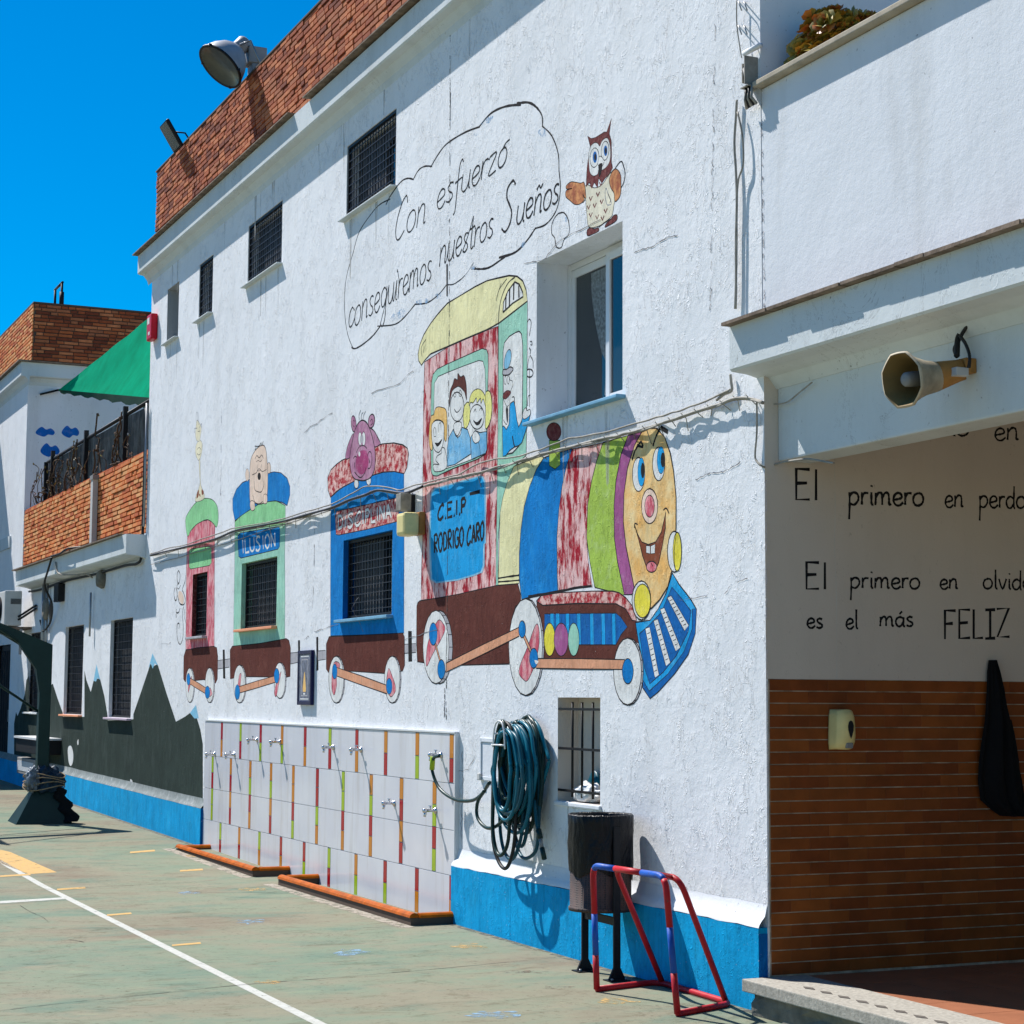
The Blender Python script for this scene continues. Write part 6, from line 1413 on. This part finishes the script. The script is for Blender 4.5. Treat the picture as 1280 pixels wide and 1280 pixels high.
for pts, r in (([(913, 468), (914, 478), (914.5, 488), (905, 493), (896, 500)], .009), ([(946, 500), (946, 540), (944, 565), (945, 575), (953, 583), (962, 583), (974, 579), (990, 576), (1010, 574), (1030, 577), (1042, 579)], .006), ([(944, 500), (958, 504), (972, 505), (985, 502), (1000, 490), (1015, 478)], .004)):
    mb = MB(); mb.tube(spline([W(a, b, -.02 if a < 956 else .06) for a, b in pts], 5), r, M['cable'], 6); mb.build('cable', c3)
mb = MB(); mb.tube([W(930, 67, -.04), W(951, 56, -.02)], .016, M['smooth'], 8); mb.build('conduit_stub', c3)
mb = MB(); q = W(929, 87, -.09)
mb.box((q.x-.05, -.07, q.z-.06), (q.x-.042, -.0, q.z+.05), M['cable']); mb.box((q.x+.0, -.085, q.z-.08), (q.x+.008, -.0, q.z+.08), M['cable']); mb.box((q.x-.05, -.08, q.z-.095), (q.x+.03, -.0, q.z-.088), M['cable']); mb.tube([(q.x-.045, -.06, q.z+.03), (q.x+.0, -.075, q.z-.05)], .008, M['grey'], 6)
mb.build('clamp', c3)
for i in range(5):
    mb = MB(); x = q.x-.035+.016*i; mb.tube([(x, -.05-.012*(i % 2), q.z-.09), (x+.004, -.06, q.z-.16), (x+.01*(i-2), -.035, q.z-.20)], .009, M['cablek'] if i % 2 else M['cable'], 6); mb.build('cable', c3)
for z in (8, 38):
    for a in (923, 930):
        mb = MB(); mb.tube([W(a, z-6, -.0), W(a, z-6, -.05), W(a+4, z+5, -.05)], .004, M['galv'], 5); mb.build('hook', c3)
# ---- horn loudspeaker ---------------------------------------------------------------------------------------
base = W(1200, 461, .03); nh = Vector((.30, -.94, -.10)).normalized(); mth = W(1127, 475, -.27)
hd = (mth-base); ln = hd.length
mwh = Matrix.Translation(mth) @ hd.normalized().to_track_quat('-Z', 'Y').to_matrix().to_4x4()
mwh = Matrix.Translation(mth) @ Matrix.Rotation(0, 4, 'Z') @ (hd.normalized()*.45+nh*.55).normalized().to_track_quat('-Z', 'Y').to_matrix().to_4x4()
hn = thing('horn_loudspeaker', 'weathered octagonal horn loudspeaker fixed to the porch beam', 'loudspeaker', loc=base)
def octo(prof, m, mw, n=8, seg_=4):
    vs = []; N = n*seg_
    for r, h, rd in prof:
        for k in range(N):
            q = 2*math.pi*k/N+math.pi/8; a = ((q-math.pi/8) % (math.pi/4))-math.pi/8; rr = r*((math.cos(math.pi/8)/math.cos(a))*(1-rd)+rd); vs.append(mw @ Vector((rr*math.cos(q), rr*math.sin(q), h)))
    b = MB(); b.add(vs, [(i*N+k, i*N+(k+1) % N, (i+1)*N+(k+1) % N, (i+1)*N+k) for i in range(len(prof)-1) for k in range(N)], m, True); return b
mb = octo([(.128, -.002, .4), (.136, 0, .35), (.134, .012, .35), (.118, .03, .4), (.100, .075, .5), (.084, .13, .8), (.074, .19, 1), (.07, .215, 1), (0, .216, 1)], M['horn'], mwh); mb.build('bell', hn)
mb = octo([(.128, -.002, .2), (.112, .02, .3), (.092, .07, .6), (.074, .12, 1), (.06, .16, 1), (0, .165, 1)], M['horni'], mwh); mb.build('throat', hn)
mb = MB(); mb.lathe([(0, .018), (.026, .018), (.034, .028), (.036, .06), (.034, .17)], M['grey'], 20, mwh); mb.build('centre_plug', hn)
rear_h = mwh @ Vector((0, 0, .20)); mwb = Matrix.Translation(rear_h) @ (rear_h-Vector((base.x+.02, .05, base.z))).normalized().to_track_quat('-Z', 'Y').to_matrix().to_4x4()
mb = MB(); dl = (rear_h-Vector((base.x, .05, base.z))).length; mb.lathe([(.07, -.02), (.072, .0), (.062, dl*.4), (.052, dl*.8), (.05, dl*.98), (0, dl*.98)], M['hornt'], 20, mwb); mb.build('driver_housing', hn)
mb = MB(); mb.box((base.x-.03, .02, base.z-.025), (base.x+.055, .083, base.z+.045), M['hornt'], ch=.006); mb.box((base.x+.015, -.04, base.z-.045), (base.x+.065, .03, base.z-.005), M['lgrey'], ch=.004); mb.build('mount', hn)
mb = MB(); mb.tube(spline([W(1196, 446, .0), W(1193, 436, .02), W(1199, 425, .04), W(1206, 412, .05), W(1218, 400, .05), W(1240, 395, .05), W(1258, 387, .05), W(1285, 380, .05), W(1340, 360, .05)], 5), .009, M['cablek'], 8)
mb.tube(spline([W(1200, 420, .03), W(1207, 430, .02), W(1212, 445, .01), W(1211, 460, .01)], 5), .008, M['cablek'], 8); mb.tube(spline([W(1196, 445, .0), W(1197, 425, .03), W(1200, 418, .04)], 4), .014, M['cablek'], 8); mb.build('cable', hn)
# ---- soap dispenser and hanging jacket ---------------------------------------------------------------------------
a = S(1040, 887, .1); b = S(1073, 937, .2); ym = (a.y+b.y)/2; zc = (a.z+b.z)/2+.0
a = S(1045, 900, .14).y; ym = S(1057, 912, .18).y; zc = S(1057, 912, .18).z
sd = thing('soap_dispenser', 'cream plastic soap dispenser on the glazed brick wall of the porch', 'soap dispenser', loc=(.11, ym, zc))
mb = MB(); bm = bmesh.new(); bmesh.ops.create_cube(bm, size=1); bmesh.ops.subdivide_edges(bm, edges=bm.edges[:], cuts=5, use_grid_fill=True)
for v in bm.verts:
    u_, w_ = v.co.y*2, v.co.z*2; k = max(0, v.co.x+.5); v.co = Vector((.112+.10*k*(1-.25*abs(u_)**3)*(1-.30*max(0, -w_)**3-.18*max(0, w_)**4), ym+u_*.066*(1-.06*w_)*(1-.12*k)*(1-.10*abs(w_)**5), zc+w_*.108*(1-.10*k*abs(u_)**2)))
bm.verts.index_update(); mb.add([v.co.copy() for v in bm.verts], [[v.index for v in f.verts] for f in bm.faces], M['cream'], True); bm.free(); mb.build('cover', sd)
mb = MB(); mb.quad([(.2135, ym+.012+a_*.02, zc+b_*.05) for a_, b_ in ((0, -1), (.45, -.6), (.85, -.05), (.95, .4), (.6, .85), (0, 1), (-.6, .85), (-.95, .4), (-.85, -.05), (-.45, -.6))], M['dark']); mb.build('window', sd)
mb = MB(); mb.box((.19, ym-.012, zc-.10), (.208, ym+.03, zc-.07), M['grey'], ch=.006); mb.build('button', sd)
jk = thing('hanging_jacket', 'black jacket hanging from a hook on the porch side wall', 'jacket', loc=S(1240, 828))
mb = MB(); outl = [(825, 1237, 1246), (840, 1235, 1250), (860, 1234, 1254), (880, 1232, 1257), (900, 1230, 1262), (925, 1226, 1267), (950, 1223, 1273), (975, 1222, 1278), (1000, 1226, 1281), (1012, 1240, 1282), (1020, 1252, 1281)]
N = 24; vs = []
for j, (y_, xa_, xb_) in enumerate(outl):
    for i in range(N+1):
        f = i/N; q = S(xa_+(xb_-xa_)*f, y_, .13); d = math.sin(math.pi*f)**.5*(.03+.05*min(1, j/5)); d += .018*math.sin(f*17+j*.35)*min(1, j/4)+.008*math.sin(f*31+1)
        vs.append((.113+max(0, d), q.y, q.z))
mb.add(vs, [(j*(N+1)+i, j*(N+1)+i+1, (j+1)*(N+1)+i+1, (j+1)*(N+1)+i) for j in range(len(outl)-1) for i in range(N)], M['cloth'], True); mb.build('body', jk)
mb = MB(); mb.tube(spline([(.14, S(1260, 900, .14).y, S(1260, 900).z), (.17, S(1262, 950, .14).y, S(1260, 950).z), (.165, S(1266, 1012, .14).y, S(1260, 1012).z)], 5), [.02, .022, .026, .028, .03, .032, .033, .034, .035, .035, .034], M['cloth'], 10); mb.build('sleeve', jk)
# ---- shade cloth and terrace netting -----------------------------------------------------------------------------------
A0 = Vector((XB+.05, .5, S(75, 488, XB).z)); Pu = W(187, 397, .9); Ql = W(187, 497, .3)
Uu = A0+(Pu-A0)*((-14.24-A0.x)/(Pu.x-A0.x)); Ll = A0+(Ql-A0)*((-14.24-A0.x)/(Ql.x-A0.x))
sa = thing('shade_cloth', 'green shade cloth stretched over the terrace between the two white buildings', 'shade cloth', loc=A0)
mb = MB(); nu, nv = 26, 14; vs = []
for i in range(nu+1):
    u = i/nu
    for j in range(nv+1):
        v = j/nv; e1 = A0.lerp(Uu, u); e2 = A0.lerp(Ll, u); p_ = e1.lerp(e2, v)
        p_.z -= .30*math.sin(math.pi*v)*u*.5+.03*math.sin(u*9+v*5)*math.sin(math.pi*v); p_.z += .02*math.sin(u*40)*(1 if j == 0 else 0)*u; vs.append(p_)
mb.add(vs, [(i*(nv+1)+j, i*(nv+1)+j+1, (i+1)*(nv+1)+j+1, (i+1)*(nv+1)+j) for i in range(nu) for j in range(nv)], M['sail'], True); mb.build('cloth', sa)
mb = MB(); vs = []
for i in range(nu+1):
    u = i/nu; e = A0.lerp(Ll, u); vs += [e, e+Vector((.02*math.sin(i*2), .03, -(.05+.10*u+.02*math.sin(i*1.9))))]
M['saild'] = flatm('shaded_green_hem', (.0, .06, .035, 1), .9)  # shade of the hanging flap put into a darker green than the cloth
mb.add(vs, [(2*i, 2*i+1, 2*i+3, 2*i+2) for i in range(nu)], M['saild'], True); mb.build('hanging_hem', sa)
mb = MB(); mb.tube([A0, S(50, 493, XB+.03)], .018, M['iron'], 6); mb.build('rope', sa)
fe = thing('terrace_netting', 'dark netting fence with posts and dry climbers above the balcony brick parapet', 'fence', loc=(-18, .1, 4.69))
zf0, zf1, yf_ = 4.695, 5.33, .12
for a, b in ((-21.45, -20.9), (-20.9, -18.37), (-18.37, -15.86), (-15.86, -14.25)):
    mb = MB(); vs = []; n = 10
    for i in range(n+1):
        x = a+(b-a)*i/n; vs += [(x, yf_+.02*math.sin(x*3), zf0), (x, yf_, zf1-.02*math.sin(math.pi*i/n))]
    mb.add(vs, [(2*i, 2*i+2, 2*i+3, 2*i+1) for i in range(n)], M['net']); mb.build('netting_panel', fe)
for x in (-21.45, -20.9, -18.37, -15.86): mb = MB(); mb.box((x-.03, yf_-.07, zf0-.004), (x+.03, yf_-.01, zf1+(.12 if x > -21.4 else 0)), M['iron']); mb.build('post', fe)
mb = MB(); mb.tube([(-21.45, yf_-.02, zf1), (-14.25, yf_-.02, zf1+.02)], .025, M['iron'], 6); mb.build('top_rail', fe)
rn = random.Random(19); vn = thing('dry_climber', 'bare dry climbing plant tangled along the netting above the balcony', 'climber', loc=(-19, .05, 4.7)); mb = MB(); lf = MB()
for i in range(44):
    x = rn.uniform(-22.6, -14.6); z = 4.7; y = .02; pts = [(x, y, z)]
    for k in range(rn.randrange(4, 9)): x += rn.uniform(-.14, .16); z += rn.uniform(-.03, .16 if x < -21.5 or True else .1); y = .02+rn.uniform(-.05, .03); pts.append((x, y, min(z, 5.7)))
    mb.tube(spline(pts, 3), rn.choice((.006, .009, .012)), M['vine'], 5)
    for p_ in pts[1:]:
        if rn.random() < .5:
            c = Vector(p_); d = Vector((rn.uniform(-1, 1), rn.uniform(-.5, .2), rn.uniform(-1, 1))).normalized()*.03; e = Vector((0, 0, 1)).cross(d)*.7
            lf.quad([c-d, c+e, c+d, c-e], rn.choice([M['vine'], M['leafs'][1], M['cbag'], M['leafs'][1], M['vine']]))
mb.build('stem', vn, kind='stuff'); lf.build('foliage', vn, kind='stuff')
# ---- succulent on the terrace ---------------------------------------------------------------------------------------------
sp = thing('succulent_plant', 'amber and olive succulent rosettes behind the terrace coping at the top right', 'plant', loc=(.7, .5, 5))
protos = []; rn = random.Random(23)
for v_ in range(4):
    b = MB(); nl = 19
    for k in range(nl):
        q = k*2.399; ring = k/nl; el = .15+1.15*(1-ring); ln_ = .035+.035*ring; wd = .016+.010*ring
        d = Vector((math.cos(q)*math.cos(el), math.sin(q)*math.cos(el), math.sin(el))); s_ = Vector((-math.sin(q), math.cos(q), 0)); n_ = d.cross(s_)
        pts = [d*.004, d*ln_*.5+s_*wd*.6-n_*.004, d*ln_*.85+s_*wd-n_*.002, d*ln_*1.05+n_*0, d*ln_*.85-s_*wd-n_*.002, d*ln_*.5-s_*wd*.6-n_*.004, d*ln_*.7+n_*.004]
        b.add(pts, [(0, 1, 6), (1, 2, 6), (2, 3, 6), (3, 4, 6), (4, 5, 6), (5, 0, 6)], M['leafs'][(v_+(k % 3 == 0)) % 3], True)
    me = bpy.data.meshes.new('rosette'); me.from_pydata([tuple(v) for v in b.v], [], b.f)
    for m in b.mats: me.materials.append(m)
    me.polygons.foreach_set('material_index', b.mi); me.polygons.foreach_set('use_smooth', b.sm); protos.append(me)
pwi = parent_world(sp).inverted(); stems = MB(); XS0 = W(968, 95, .45).x; XS1 = W(1092, 20, .45).x
for i in range(230):
    x = rn.uniform(0, 1); y = rn.uniform(.16, .55); prof = .10+.95*min(1, x*1.5)*(1-.35*max(0, x-.7)/.3)
    X = .13+x*(XS1-.03-.13); zt = 5.0+(.03+.33*prof)*math.sqrt(rn.uniform(.02, 1)); 
    o = bpy.data.objects.new('rosette', rn.choice(protos)); link(o, sp); o.matrix_parent_inverse = pwi
    o.location = (X, y, zt); o.rotation_euler = (rn.uniform(-.1, 1.3), rn.uniform(-.7, .7), rn.uniform(-.6, .6)); k = rn.uniform(.9, 1.6); o.scale = (k, k, k)
    if i % 2 == 0: stems.tube([(X, y, zt), (X*.9+.05, .4, 4.85)], .008, M['vine'], 5)
stems.build('stem', sp, kind='stuff')
mb = MB(); mb.box((.2, .21, 3.69), (XS1+.1, .62, 4.9), M['pot'], ch=.02); tag(mb.build('planter'), 'terracotta planter box behind the terrace parapet under the succulent', 'planter')
